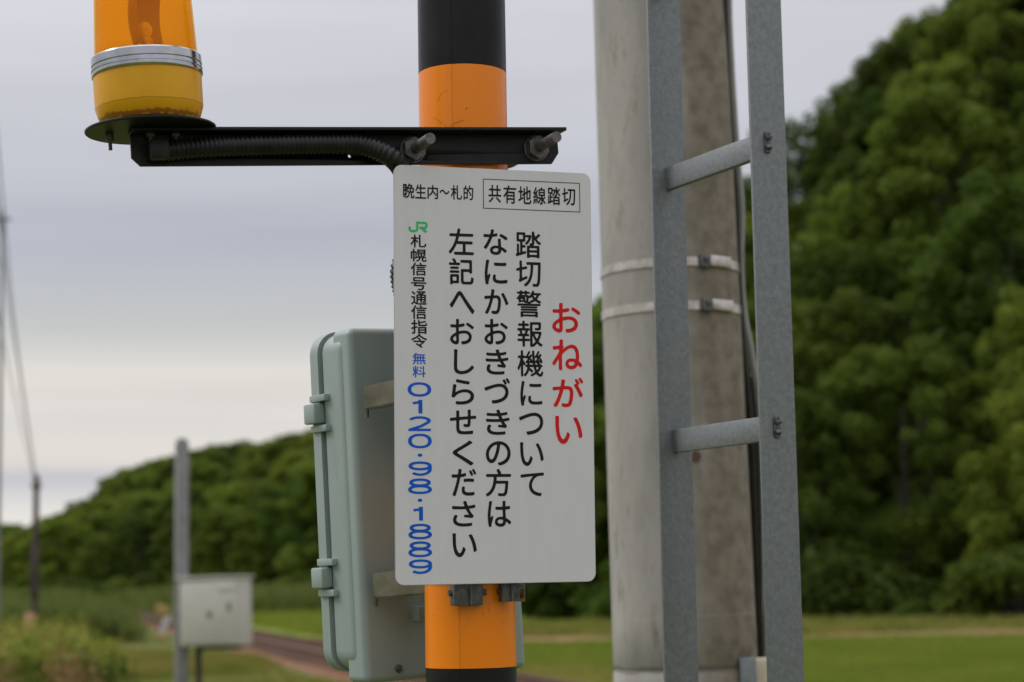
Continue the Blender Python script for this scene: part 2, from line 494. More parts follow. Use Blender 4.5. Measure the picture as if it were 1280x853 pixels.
# ------------------------------------------------------------------ ground, field, track, hill
def sheet(name, pts, z, m, label, sub=None):
    me = bpy.data.meshes.new(name)
    me.from_pydata([(x, y, z) for x, y in pts], [], [tuple(range(len(pts)))])
    me.materials.append(m)
    o = obj(name, me)
    o['kind'] = 'structure'
    o['label'] = label
    return o
sheet('ground', [(-3000, -1500), (3000, -1500), (3000, 4000), (-3000, 4000)], 0, M['ground'], 'grassy ground around the railway crossing')
sheet('field', [(5.6, 22), (120, 22), (120, 51), (-3.9, 51), (-.2, 36.5), (2.2, 36.2)], 0.03, M['paddy'], 'flat bright green field at the foot of the hill')
sheet('far_field', [(-7.4, 66), (-6.2, 61), (4, 66), (2, 110), (-20, 150), (-28, 150)], 0.03, M['paddy'], 'green field beyond the track')
# low bank between the field and the hill foot
mbk = MB()
for i in range(60):
    x0, x1 = -2 + i * 2.4, -2 + (i + 1) * 2.4
    h0 = 0.14 + .05 * math.sin(i * 1.3); h1 = 0.14 + .05 * math.sin((i + 1) * 1.3)
    vs_ = [mbk.bm.verts.new(p) for p in ((x0, 51.0, 0.02), (x1, 51.0, 0.02), (x1, 52.5, h1), (x0, 52.5, h0))]
    mbk.bm.faces.new(vs_)
    vs_ = [mbk.bm.verts.new(p) for p in ((x0, 52.5, h0), (x1, 52.5, h1), (x1, 60, .02), (x0, 60, .02))]
    mbk.bm.faces.new(vs_)
tag(mbk.build('field_bank', M['bank']), 'low red-brown bank along the far edge of the field', kind='structure')

# track
TDIR = V((-0.245, 1, 0)).normalized()
TN = V((TDIR.y, -TDIR.x, 0))
TP = V((-5.5, 48.6, 0))
def tp(s, off, z): return TP + TDIR * s + TN * off + V((0, 0, z))
bal = MB()
prof = [(-1.2, 0.0), (-.9, 0.12), (.9, 0.12), (1.2, 0.0)]
rows = []
for s in range(-60, 121, 4):
    rows.append([bal.bm.verts.new(tp(s, o + random.uniform(-.08, .08), z + (random.uniform(-.03, .03) if z else -.05))) for o, z in prof])
for A, B in zip(rows, rows[1:]):
    for k in range(3): bal.bm.faces.new((A[k], A[k + 1], B[k + 1], B[k]))
tag(bal.build('track_bed', M['ballast'], smooth=False), 'brown ballast bed under the railway track', kind='structure')
tr = empty('railway_track', tp(0, 0, 0))
tag(tr, 'rusty single railway track running away to the left past the crossing', 'railway track')
for off in (-.565, .565):
    r_ = MB()
    a, b_ = tp(-60, off, .26) - tr.location, tp(120, off, .26) - tr.location
    rm = TDIR.to_track_quat('Y', 'Z').to_matrix()
    r_.box((a + b_) / 2 + V((0, 0, .06)), (.065, 180, .04), rm)
    r_.box((a + b_) / 2 + V((0, 0, .0)), (.016, 180, .08), rm)
    r_.box((a + b_) / 2 + V((0, 0, -.05)), (.12, 180, .02), rm)
    r_.build('rail', M['rail'], tr)
sl = MB()
for k in range(-96, 195):
    sl.box(tp(k * .61, 0, .13) - tr.location, (1.75, .2, .12), rm)
o = sl.build('sleepers', M['sleeper'], tr, smooth=False); o['kind'] = 'stuff'
sheet('trackside_strip', [tuple(tp(s, o_, 0).xy) for s, o_ in ((-60, 4.2), (-13.5, 4.6), (-9, 1.9), (120, 1.5), (120, -1.2), (-60, -1.25))], 0.015, M['dirt'], 'dry grass and gravel beside the track')

# hill: polar terrain behind the fields
def interp(x, tab):
    if x <= tab[0][0]: return tab[0][1]
    for (a, va), (b, vb) in zip(tab, tab[1:]):
        if x <= b: return va + (vb - va) * (x - a) / (b - a)
    return tab[-1][1]
SKYL = [(-900, 700), (-400, 680), (-60, 664), (20, 661), (80, 640), (120, 605), (160, 583), (235, 564), (310, 556), (390, 543), (490, 505), (600, 450),
        (745, 368), (840, 285), (920, 225), (985, 150), (1040, 112), (1100, 62), (1195, 0), (1280, -50), (1500, -120), (1900, -170), (2600, -120)]
BASED = [(-900, 620), (-300, 520), (0, 430), (200, 330), (390, 230), (520, 160), (660, 92), (760, 78), (985, 72), (1280, 70), (1900, 64), (2600, 70)]
RIDGE = [(-900, 900), (-300, 800), (0, 700), (200, 560), (390, 400), (520, 270), (660, 150), (760, 132), (985, 120), (1280, 116), (1900, 112), (2600, 120)]
TREEH = [(-900, 11), (0, 10.5), (400, 10), (700, 9.5), (2600, 9.5)]
def az_dir(px):
    d = at(px, 730, 1) - EYE
    return V((d.x, d.y, 0)).normalized()
def ridge_z(px):
    d = at(px, interp(px, SKYL), 1) - EYE
    tan_el = d.z / math.hypot(d.x, d.y)
    return 1.6 + tan_el * interp(px, RIDGE) - interp(px, TREEH)
def terrain(px, dist):
    B, Rd, Z = interp(px, BASED), interp(px, RIDGE), ridge_z(px)
    k = (dist - B) / (Rd - B)
    if k <= 0: return 0.0
    if k <= 1: return Z * (k ** 0.85 * 0.75 + 0.25 * (k * k * (3 - 2 * k)))
    return Z * (1 - 0.25 * min(1, (k - 1) / 2))
hv, hf = [], []
PXS = list(range(-900, 2601, 35))
KS = [-.02, 0, .1, .2, .3, .4, .5, .6, .7, .8, .9, 1, 1.2, 1.6, 2.2, 3]
for px in PXS:
    B, Rd = interp(px, BASED), interp(px, RIDGE)
    for k in KS:
        dist = B + (Rd - B) * k
        p = az_dir(px) * dist
        z = terrain(px, dist) + (rng.uniform(-.4, .4) if 0 < k < 3 else 0) - (.2 if k < 0 else 0)
        hv.append((p.x, p.y, z))
nk = len(KS)
for i in range(len(PXS) - 1):
    for j in range(nk - 1):
        a_ = i * nk + j
        hf += [a_, a_ + nk, a_ + nk + 1, a_ + 1]
hm = raw_mesh('hillside', hv, hf, 4, M['hill'])
tag(obj('hillside', hm), 'steep wooded hillside rising to the right', kind='structure')

# ------------------------------------------------------------------ leaves and trees
def leaf_cloud(blobs, n, size, seed, flat=.6):
    """quads in the volume of a set of lobes; each leaf is a small spray facing roughly outwards"""
    g = np.random.default_rng(seed)
    bl = np.array(blobs)                                   # cx cy cz r rz
    wts = bl[:, 3] ** 2; wts /= wts.sum()
    idx = g.choice(len(bl), n, p=wts)
    d = g.normal(size=(n, 3)); d /= np.linalg.norm(d, axis=1)[:, None]
    rad = g.uniform(0.35, 1.25, n) ** 0.6
    sc_ = np.stack([bl[idx, 3], bl[idx, 3], bl[idx, 4]], 1)
    c = bl[idx, :3] + d * sc_ * rad[:, None]
    nrm = d * flat + g.normal(size=(n, 3)) * .6 + np.array([0, 0, .35])
    nrm /= np.linalg.norm(nrm, axis=1)[:, None]
    a = np.cross(nrm, g.normal(size=(n, 3))); a /= np.linalg.norm(a, axis=1)[:, None]
    b = np.cross(nrm, a)
    s = size * g.uniform(.55, 1.25, n)[:, None]
    v = np.stack([c - a * s, c - b * s * .55, c + a * s, c + b * s * .55], 1).reshape(-1, 3)
    return v, np.arange(n * 4)

def crown_mesh(seed, R, H, n, size, m, squat=1.0):
    g = random.Random(seed)
    blobs = []
    tall = g.uniform(.8, 1.35)
    for k in range(g.randint(85, 110)):
        zz = g.uniform(.0, .97)
        rr = R * math.sqrt(max(.05, 1 - (abs((zz - .42) / .57)) ** (1.4 + tall))) * g.uniform(.1, 1.0) ** .5
        a_ = g.uniform(0, 2 * PI)
        r_ = R * g.uniform(.09, .24)
        blobs.append((rr * math.cos(a_), rr * math.sin(a_), H * zz, r_, r_ * g.uniform(.75, 1.15) * squat))
    v, f_ = leaf_cloud(blobs, n, size, seed)
    return raw_mesh('crown', v, f_, 4, m)

def trunk_mesh(seed, R, H):
    g = random.Random(seed)
    mb_ = MB()
    pts = [V((0, 0, -1.0))]
    p = V((0, 0, 0))
    for k in range(5):
        pts.append(p.copy()); p = p + V((g.uniform(-.2, .2), g.uniform(-.2, .2), H * .17))
    mb_.tube(pts, [.22 * R / 3.5, .2 * R / 3.5, .17 * R / 3.5, .14 * R / 3.5, .1 * R / 3.5, .06 * R / 3.5], n=7)
    for k in range(5):
        a_ = g.uniform(0, 2 * PI); q = pts[g.randint(2, 4)]
        e_ = q + V((math.cos(a_) * R * .55, math.sin(a_) * R * .55, H * .25))
        mb_.tube([q, (q + e_) / 2 + V((0, 0, -.2)), e_], [.09, .06, .025], n=5)
    bm = mb_.bm
    me = bpy.data.meshes.new('trunk'); bm.to_mesh(me); bm.free()
    me.materials.append(M['bark'])
    return me

VAR = []       # (crown meshes by colour, trunk mesh, R, H)
for i in range(8):
    R_, H_ = random.uniform(2.7, 3.8), random.uniform(8.0, 11.0)
    base = crown_mesh(100 + i, R_, H_, 15000, 0.165, LEAF[0])
    cr = [base]
    for k in (1, 2):
        c_ = base.copy(); c_.materials[0] = LEAF[k]; cr.append(c_)
    VAR.append((cr, trunk_mesh(200 + i, R_, H_), R_, H_))

COLS = ('mid green', 'dark green', 'yellow-green')
def spot_words(px, k, zone):
    row = 'lowest row' if k < .22 else ('lower slope' if k < .5 else ('upper slope' if k < .85 else 'crest'))
    if zone == 'near':
        place = ('behind the notice' if px < 745 else 'behind the concrete pole' if px < 900 else 'behind the ladder' if px < 1004
                 else 'just right of the ladder' if px < 1100 else 'midway between ladder and right edge' if px < 1190 else 'near the right edge')
        return '%s of the near wood, %s' % (row, place)
    place = ('left of the utility pole' if px < 40 else 'between utility pole and grey post' if px < 215 else 'behind the equipment cabinet' if px < 315
             else 'between equipment cabinet and junction box' if px < 390 else 'behind the junction box and notice')
    return '%s of the far slope, %s' % (row, place)
def plant_tree(x, y, z, s, zone, words, px, k):
    cr, tk, R_, H_ = VAR[random.randrange(len(VAR))]
    # trees on the crest make the skyline; those in front stay below it
    dd = at(px, interp(px - (55 if zone == 'near' else 15), SKYL) + (random.uniform(-14, 14) if zone == 'near' else random.uniform(-5, 4)), 1) - EYE
    zsky = 1.6 + dd.z / math.hypot(dd.x, dd.y) * math.hypot(x, y)
    smax = (zsky - z) / (H_ * .97)
    if k > .78: s = max(.55, min(1.6, smax))
    else: s = max(.5, min(s, smax))
    kind = random.choices((0, 1, 2), (5, 5, 1.8) if k > .45 or zone == 'far' else (3, 8, .5))[0]  # lower near rows get more dark leaves: canopy shade put into the leaf colour
    t_ = empty('broadleaf_tree', (x, y, z))
    t_.rotation_euler.z = random.uniform(0, 6.28)
    wf = 1.0 if zone == 'near' else 1.45
    t_.scale = (s * wf * random.uniform(.92, 1.1), s * wf * random.uniform(.92, 1.1), s)
    tag(t_, '%s tree, %s' % (COLS[kind], words), 'tree', 'trees in the wood on the near hillside' if zone == 'near' else 'trees on the distant wooded slope')
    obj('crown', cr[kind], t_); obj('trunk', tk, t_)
    return t_
placed = []
def scatter(px0, px1, k0, k1, spacing, limit, zone, smin, smax):
    cnt = 0
    for tries in range(9000):
        if cnt >= limit: break
        px = random.uniform(px0, px1)
        B, Rd = interp(px, BASED), interp(px, RIDGE)
        k = k0 + (k1 - k0) * (random.random() ** (1.0 if zone == 'near' else .8))
        dist = B + (Rd - B) * k
        sp = spacing
        p = az_dir(px) * dist
        if any((p.x - a) ** 2 + (p.y - b) ** 2 < sp * sp for a, b in placed): continue
        placed.append((p.x, p.y))
        plant_tree(p.x, p.y, terrain(px, dist) - .3, random.uniform(smin, smax), zone, spot_words(px, k, zone), px, k)
        cnt += 1
    return cnt
c1 = scatter(545, 1400, 0.03, 1.10, 3.9, 165, 'near', .72, 1.1)
c2 = scatter(-90, 540, 0.02, 1.08, 10.5, 133, 'far', 1.1, 1.45)
c3_ = scatter(-90, 540, .86, 1.04, 7.5, 34, 'far', 1.1, 1.45)
print('trees', c1, c2, c3_)

# shrubs along the hill foot
SH = []
for i in range(3):
    g = random.Random(i)
    bl = [(g.uniform(-1, 1), g.uniform(-1, 1), g.uniform(.4, 1.3), g.uniform(.5, .9), g.uniform(.4, .7)) for _ in range(7)]
    v, f_ = leaf_cloud(bl, 1500, .15, 300 + i)
    me0 = raw_mesh('foliage', v, f_, 4, LEAF[0]); me1 = me0.copy(); me1.materials[0] = LEAF[1]
    SH.append((me0, me1))
stm = trunk_mesh(77, 1.2, 1.5)
def shrub(px, dist, s, z=0, far=False):
    p = az_dir(px) * dist
    t_ = empty('shrub', (p.x, p.y, z))
    t_.rotation_euler.z = random.uniform(0, 6.28); t_.scale = (s * random.uniform(.9, 1.4), s, s * random.uniform(.8, 1.15))
    k = random.choice((0, 1, 1, 1))
    if far:
        tag(t_, 'low bush at the foot of the far slope, ' + spot_words(px, 0, 'far').split(', ')[1], 'shrub', 'bushes at the foot of the distant slope')
    else:
        tag(t_, 'low bush between field and wood, ' + spot_words(px, 0, 'near').split(', ')[1], 'shrub', 'bushes along the edge of the wood behind the field')
    obj('foliage', random.choice(SH)[k], t_); obj('stem', stm, t_)
for px in range(600, 1400, 30):
    shrub(px + random.uniform(-22, 22), interp(px, BASED) + random.uniform(-5, 3), random.choice((.35, .45, .6, .8, 1.3)))
for px in range(-60, 600, 30):
    shrub(px + random.uniform(-10, 10), interp(px, BASED) - random.uniform(.5, 10), random.uniform(1.6, 2.8), far=True)

# grass, reeds and rice: uncountable
def blades(name, spots, nb, h, wd, spread, m, label, seed):
    g = np.random.default_rng(seed)
    n = len(spots) * nb
    base = np.repeat(np.asarray(spots), nb, axis=0)         # x y z scale
    off = g.normal(size=(n, 2)) * spread * base[:, 3:4]
    root = np.column_stack([base[:, 0] + off[:, 0], base[:, 1] + off[:, 1], base[:, 2]])
    hh = h * g.uniform(.5, 1.1, n) * base[:, 3]
    lean = g.normal(size=(n, 2)) * .28
    tip = root + np.column_stack([lean[:, 0] * hh, lean[:, 1] * hh, hh])
    mid = root + np.column_stack([lean[:, 0] * hh * .3, lean[:, 1] * hh * .3, hh * .55])
    a = g.uniform(0, PI, n)
    wv = np.column_stack([np.cos(a), np.sin(a), np.zeros(n)]) * (wd * base[:, 3:4])
    v = np.stack([root - wv * .6, root + wv * .6, mid + wv, tip, mid - wv], 1).reshape(-1, 3)
    me = bpy.data.meshes.new(name)
    f_ = (np.arange(n)[:, None] * 5 + np.array([0, 1, 2, 3, 4])[None]).ravel()
    me = raw_mesh(name, v, f_, 5, m)
    tag(obj(name, me), label, 'grass', kind='stuff')
def track_off(x, y): return (V((x, y, 0)) - TP).dot(TN)
sp1, sp2, sp3, sp6 = [], [], [], []
for _ in range(26000):
    y = random.uniform(27, 62); px = random.uniform(-160, 480)
    p = az_dir(px) * y
    o_ = track_off(p.x, p.y)
    if o_ > -1.2: continue
    # tussocky: taller clumps away from the track, gravelly near it
    clump = math.sin(p.x * .9 + 1.3) * math.sin(p.y * .35) + math.sin(p.x * .33 - p.y * .2)
    if random.random() > .55 + .3 * clump: continue
    far_k = min(1, max(.22, (-o_ - 3.0) / 5))
    sp1.append((p.x, p.y, 0, far_k * (0.75 + .35 * clump)))
    if len(sp1) > 9000: break
blades('tall_grass', sp1, 14, 0.75, .02, .16, M['grass_tall'], 'tall yellow-green grass and weeds left of the track', 1)
for _ in range(9000):
    px = random.uniform(-160, 250); y = random.uniform(62, 100)
    p = az_dir(px) * y
    if track_off(p.x, p.y) > -2.8: continue
    sp2.append((p.x, p.y, 0, random.uniform(.6, 1.1) * interp(px, [(-160, 1.1), (60, 1.0), (180, .75), (250, .4)])))
for _ in range(5000):
    px = random.uniform(-160, 520); y = random.uniform(110, 215)
    p = az_dir(px) * y
    if track_off(p.x, p.y) > -2.2 and track_off(p.x, p.y) < 2.2: continue
    sp2.append((p.x, p.y, 0, random.uniform(.9, 1.6)))
blades('reeds', sp2, 10, 1.25, .035, .25, M['grass_green'], 'dense green reeds on the bank beyond the tall grass', 2)
for _ in range(16000):
    px = random.uniform(640, 1420); y = random.uniform(24, 51)
    p = az_dir(px) * y
    if track_off(p.x, p.y) < (1.9 if p.y > 36.5 else 5.0): continue
    sp3.append((p.x, p.y, .03, random.uniform(.8, 1.1)))
blades('field_crop', sp3, 6, 0.16, .014, .12, M['rice'], 'short bright green crop covering the flat field', 3)
for _ in range(9000):
    px = random.uniform(380, 900); y = random.uniform(24, 60)
    p = az_dir(px) * y; o_ = track_off(p.x, p.y)
    if 1.2 < o_ < 4.6 and y < 36.5 or 1.2 < o_ < 2: sp6.append((p.x, p.y, 0, random.uniform(.2, .5)))
blades('verge_grass', sp6, 8, 0.5, .02, .15, M['grass_tall'], 'sparse dry grass on the verge right of the track', 9)
sp4 = []
for _ in range(2500):
    px = random.uniform(600, 1420); p = az_dir(px) * random.uniform(55, 72)
    sp4.append((p.x, p.y, .0, random.uniform(.4, 1.0)))
blades('rough_grass', sp4, 10, 0.45, .03, .3, M['grass_tall'], 'rough grass between the field and the wood', 4)
sp5 = []
for _ in range(5000):
    px = random.uniform(200, 640); p = az_dir(px) * random.uniform(62, 140)
    if -3 < track_off(p.x, p.y) < 3: continue
    sp5.append((p.x, p.y, .0, random.uniform(.5, 1.0)))
blades('field_grass', sp5, 8, 0.5, .03, .3, M['rice'], 'fresh green grass in the field beyond the track', 5)

def weeds(name, spots, nq, size, m, label, seed):
    g = np.random.default_rng(seed)
    bl = np.array(spots)                                     # x y r h
    n = len(bl) * nq
    idx = np.repeat(np.arange(len(bl)), nq)
    d = g.normal(size=(n, 3)); d /= np.linalg.norm(d, axis=1)[:, None]
    d[:, 2] = np.abs(d[:, 2])
    rad = g.uniform(.3, 1.1, n)[:, None]
    c = np.column_stack([bl[idx, 0], bl[idx, 1], np.zeros(n)]) + d * rad * np.column_stack([bl[idx, 2], bl[idx, 2], bl[idx, 3]])
    nr = d + g.normal(size=(n, 3)) * .6; nr /= np.linalg.norm(nr, axis=1)[:, None]
    a_ = np.cross(nr, g.normal(size=(n, 3))); a_ /= np.linalg.norm(a_, axis=1)[:, None]
    b_ = np.cross(nr, a_); s_ = size * g.uniform(.5, 1.4, n)[:, None]
    v = np.stack([c - a_ * s_, c - b_ * s_ * .5, c + a_ * s_, c + b_ * s_ * .5], 1).reshape(-1, 3)
    tag(obj(name, raw_mesh(name, v, np.arange(n * 4), 4, m)), label, 'weeds', kind='stuff')
def weed_spots(n, px0, px1, y0, y1, r0, r1, h0, h1, off):
    out_ = []
    while len(out_) < n:
        y = random.uniform(y0, y1); px = random.uniform(px0, px1); p = az_dir(px) * y
        if track_off(p.x, p.y) > off: continue
        out_.append((p.x, p.y, random.uniform(r0, r1), random.uniform(h0, h1)))
    return out_
weeds('green_weeds', weed_spots(420, -160, 420, 34, 78, .2, .6, .3, 1.1, -4.6), 90, .075, leaf_mat('weed_leaf', (0.14, 0.20, 0.025), (0.26, 0.28, 0.05), scale=.8), 'leafy yellow-green weeds growing through the tall grass', 21)
weeds('dry_weeds', weed_spots(150, -160, 300, 29, 60, .2, .45, .5, 1.1, -5), 45, .06, leaf_mat('dry_weed', (0.22, 0.13, 0.055), (0.30, 0.22, 0.09), scale=1), 'reddish dry seed heads among the tall grass', 22)
weeds('dark_weeds', weed_spots(160, -160, 400, 32, 90, .3, .8, .4, .9, -4.8), 80, .08, LEAF[1], 'dark green low growth in the tall grass', 23)

# ------------------------------------------------------------------ warning post
AX = at(583, 427, 2.992)
AX = V((AX.x, AX.y, 0))
RP = 0.0664
wp = empty('warning_post', AX)
tag(wp, 'round black and orange striped crossing warning post behind the white notice', 'post')
zt1 = on_vertical(577, 79, AX - V((0, RP, 0)))        # black above, orange below
zt2 = on_vertical(588, 836, AX - V((0, RP, 0)))       # orange above, black below
step = (zt1 - zt2) / 3
MB().cyl((0, 0, 0), (0, 0, 3.9), RP - .0012, n=64).build('tube', M['black_steel'], wp)
MB().lathe([(0.0, 3.93), (RP * .6, 3.925), (RP + .004, 3.90), (RP + .004, 3.86), (RP - .001, 3.86)], 64).build('cap', M['black_steel'], wp)
MB().lathe([(RP, .0), (RP + .06, .0), (RP + .06, .02), (RP, .02)], 48).build('base_flange', M['galv_dark'], wp)
zb = zt1
def band(z0, z1, m):
    mb_ = MB()
    n = 96
    a0 = math.radians(-118)                  # the sheet's overlap: a thin vertical seam
    prof = []
    for i in range(n + 5):
        a_ = a0 + 2 * PI * i / n
        prof.append((a_, RP + .0007 * i / n))
    A = [mb_.bm.verts.new((r_ * math.cos(a_), r_ * math.sin(a_), z0)) for a_, r_ in prof]
    B = [mb_.bm.verts.new((r_ * math.cos(a_), r_ * math.sin(a_), z1)) for a_, r_ in prof]
    for i in range(len(A) - 1): mb_.bm.faces.new((A[i], A[i + 1], B[i + 1], B[i]))
    return mb_.build('stripe', m, wp)
z = zt1
k = 0
while z + step * k < 3.86:
    band(zt1 + step * k, min(zt1 + step * (k + 1) - .0008, 3.86), M['black_band'] if k % 2 == 0 else M['orange']); k += 1
k = -1
while zt1 + step * (k + 1) > 0.05:
    band(max(zt1 + step * k, .05), zt1 + step * (k + 1) - .0008, M['orange'] if k % 2 else M['black_band']); k -= 1

def on_post(px, py, lift=.0009):
    d = (at(px, py, 1) - EYE).normalized(); o_ = EYE - AX
    a_ = d.x ** 2 + d.y ** 2; b_ = 2 * (o_.x * d.x + o_.y * d.y); c_ = o_.x ** 2 + o_.y ** 2 - (RP + lift) ** 2
    return o_ + d * ((-b_ - math.sqrt(b_ * b_ - 4 * a_ * c_)) / 2 / a_)
for pts_, m_, r_ in ((((541, 147), (550, 152), (560, 160)), 'strand_dark', .00045), (((560, 160), (568, 154), (580, 150)), 'strand_dark', .0004), (((547, 127), (550, 119), (559, 113)), 'strand_dark', .0003),
                     (((582, 136), (584, 135)), 'strand_dark', .0009), (((571, 800), (578, 786), (590, 768)), 'strand_pale', .0005), (((573, 784), (582, 778), (586, 765)), 'strand_pale', .0004),
                     (((541, 769), (544, 768)), 'strand_pale', .0008), (((627, 778), (631, 779)), 'strand_pale', .0008), (((563, 825), (565, 826)), 'strand_pale', .0008), (((610, 752), (611, 766)), 'strand_dark', .0003), (((604, 765), (605, 771)), 'strand_dark', .0004)):
    MB().tube([on_post(*p_) for p_ in pts_], r_ * .55, n=5).build('dry_strand' if len(pts_) > 2 else 'speck', M[m_], wp)

# ------------------------------------------------------------------ notice sign
SW, SH_ = 0.300, 0.5985
SROT = rot3(0.3134, 0.0323, -0.0024)
SM = frame(V((-0.02477, 2.86656, 1.89888)), SROT)
sign = empty('notice_sign', mat=SM)
tag(sign, 'white rectangular Japanese notice board clamped to the striped post', 'sign')
MB().prism(rrect(-SW / 2, SW / 2, -SH_ / 2, SH_ / 2, 0.0125, 8), 0.0003, .0022).build('backing_plate', M['alu'], sign)
MB().prism(rrect(-SW / 2 + .0006, SW / 2 - .0006, -SH_ / 2 + .0006, SH_ / 2 - .0006, 0.012, 8), 0.0, .0005).build('face', M['panel'], sign, smooth=False)
for zz in (.20, -.235):
    mb_ = MB()
    mb_.box((0.0, .0065, zz), (.24, .008, .028), bev=.001)
    mb_.build('stiffener', M['galv_dark'], sign)

TEXT = {
 'side': [('左',-69.0,-30.9,172.0,210.5), ('記',-68.6,-31.5,128.8,167.2), ('へ',-68.2,-30.5,86.3,119.6), ('お',-67.7,-31.7,42.3,79.1), ('し',-62.2,-32.0,-0.4,35.4), ('ら',-66.2,-32.4,-44.0,-7.3), ('せ',-68.7,-29.5,-86.6,-51.1), ('く',-65.1,-33.7,-131.2,-95.1), ('だ',-66.7,-29.9,-174.7,-135.7), ('さ',-66.5,-31.7,-217.8,-181.4), ('い',-66.3,-30.1,-261.1,-227.1)],
 'b': [('な',-16.4,20.5,173.6,210.9), ('に',-14.9,19.6,130.2,166.4), ('か',-15.7,20.8,87.2,123.5), ('お',-16.1,19.5,43.2,80.2), ('き',-14.6,19.9,-0.3,36.2), ('づ',-17.1,22.1,-42.2,-5.0), ('き',-14.9,20.8,-87.1,-50.8), ('の',-15.5,21.8,-131.2,-96.2), ('方',-16.4,22.2,-175.5,-135.8), ('は',-13.4,21.8,-218.9,-181.7)],
 'c': [('踏',32.5,71.9,170.4,209.8), ('切',32.8,70.7,128.3,166.7), ('警',32.9,71.1,83.8,123.0), ('報',33.8,72.6,40.5,78.7), ('機',33.3,72.9,-2.6,35.8), ('に',37.5,71.0,-44.9,-9.0), ('つ',34.9,71.9,-87.0,-54.8), ('い',36.1,72.0,-131.9,-97.5), ('て',36.4,72.1,-175.3,-141.3)],
 'red': [('お',87.3,131.5,62.3,106.0), ('ね',86.5,133.3,7.5,52.5), ('が',86.6,134.8,-46.6,-2.9), ('い',90.1,132.2,-100.0,-59.0)],
 'small': [('札',-125.6,-102.2,180.5,199.3), ('幌',-125.2,-102.0,160.1,178.6), ('信',-125.3,-102.1,140.2,158.9), ('号',-125.0,-102.2,119.2,137.8), ('通',-125.1,-101.9,98.1,117.8), ('信',-125.2,-102.0,77.7,97.7), ('指',-125.3,-101.5,56.5,76.6), ('令',-125.4,-101.5,36.5,56.5)],
 'blue': [('無',-123.4,-103.7,12.7,29.3), ('料',-123.5,-103.8,-5.8,10.6), ('0',-130.9,-96.1,-33.2,-12.7), ('1',-123.3,-109.3,-57.1,-37.8), ('2',-129.9,-96.9,-82.1,-61.0), ('0',-130.6,-95.7,-106.6,-85.8), ('・',-116.7,-109.6,-118.6,-114.0), ('9',-130.1,-96.0,-145.6,-125.2), ('8',-131.0,-95.8,-170.5,-150.1), ('・',-117.0,-110.0,-182.4,-177.8), ('1',-123.0,-109.3,-208.7,-189.4), ('8',-130.8,-96.2,-234.3,-214.0), ('8',-131.0,-96.3,-259.4,-238.8), ('9',-130.4,-96.5,-283.8,-263.3)],
 'head': [('晩',-136.1,-119.2,251.3,272.8), ('生',-118.1,-101.8,251.4,272.3), ('内',-99.9,-84.1,251.6,271.9), ('〜',-81.9,-67.3,259.3,265.7), ('札',-64.9,-48.3,251.8,273.2), ('的',-45.8,-31.1,252.3,273.7)],
 'boxed': [('共',-8.1,11.3,250.2,275.9), ('有',14.4,34.5,249.4,276.3), ('地',37.4,57.3,249.7,276.1), ('線',60.2,79.6,249.9,275.8), ('踏',82.5,102.6,250.1,276.8), ('切',105.2,125.6,250.5,276.0)],
}
_glyph = {}
def glyph_loops(ch):
    """outline loops of a character in em units, from the built-in font"""
    if ch in _glyph: return _glyph[ch]
    cu = bpy.data.curves.new('glyph', 'FONT')
    cu.body = ch
    ob = bpy.data.objects.new('glyph', cu)
    col.objects.link(ob)
    bpy.context.view_layer.update()
    c2 = ob.to_curve(bpy.context.evaluated_depsgraph_get())
    loops = []
    for s in c2.splines:
        pts = []
        if s.type == 'BEZIER':
            bp = s.bezier_points
            n = len(bp)
            for i in range(n):
                p0, p1 = bp[i], bp[(i + 1) % n]
                A, B, C_, D = p0.co, p0.handle_right, p1.handle_left, p1.co
                for k in range(8):
                    u = k / 8
                    q = A * (1 - u) ** 3 + B * 3 * u * (1 - u) ** 2 + C_ * 3 * u * u * (1 - u) + D * u ** 3
                    pts.append((q.x, q.y))
        else:
            pts = [(p.co.x, p.co.y) for p in s.points]
        loops.append(np.array(pts))
    ob.to_curve_clear()
    bpy.data.objects.remove(ob); bpy.data.curves.remove(cu)
    _glyph[ch] = loops
    return loops
def phi_inv(p):
    lo_, hi_ = -4.0, 4.0
    for _ in range(50):
        m_ = (lo_ + hi_) / 2
        if 0.5 * (1 + math.erf(m_ / math.sqrt(2))) < p: lo_ = m_
        else: hi_ = m_
    return lo_
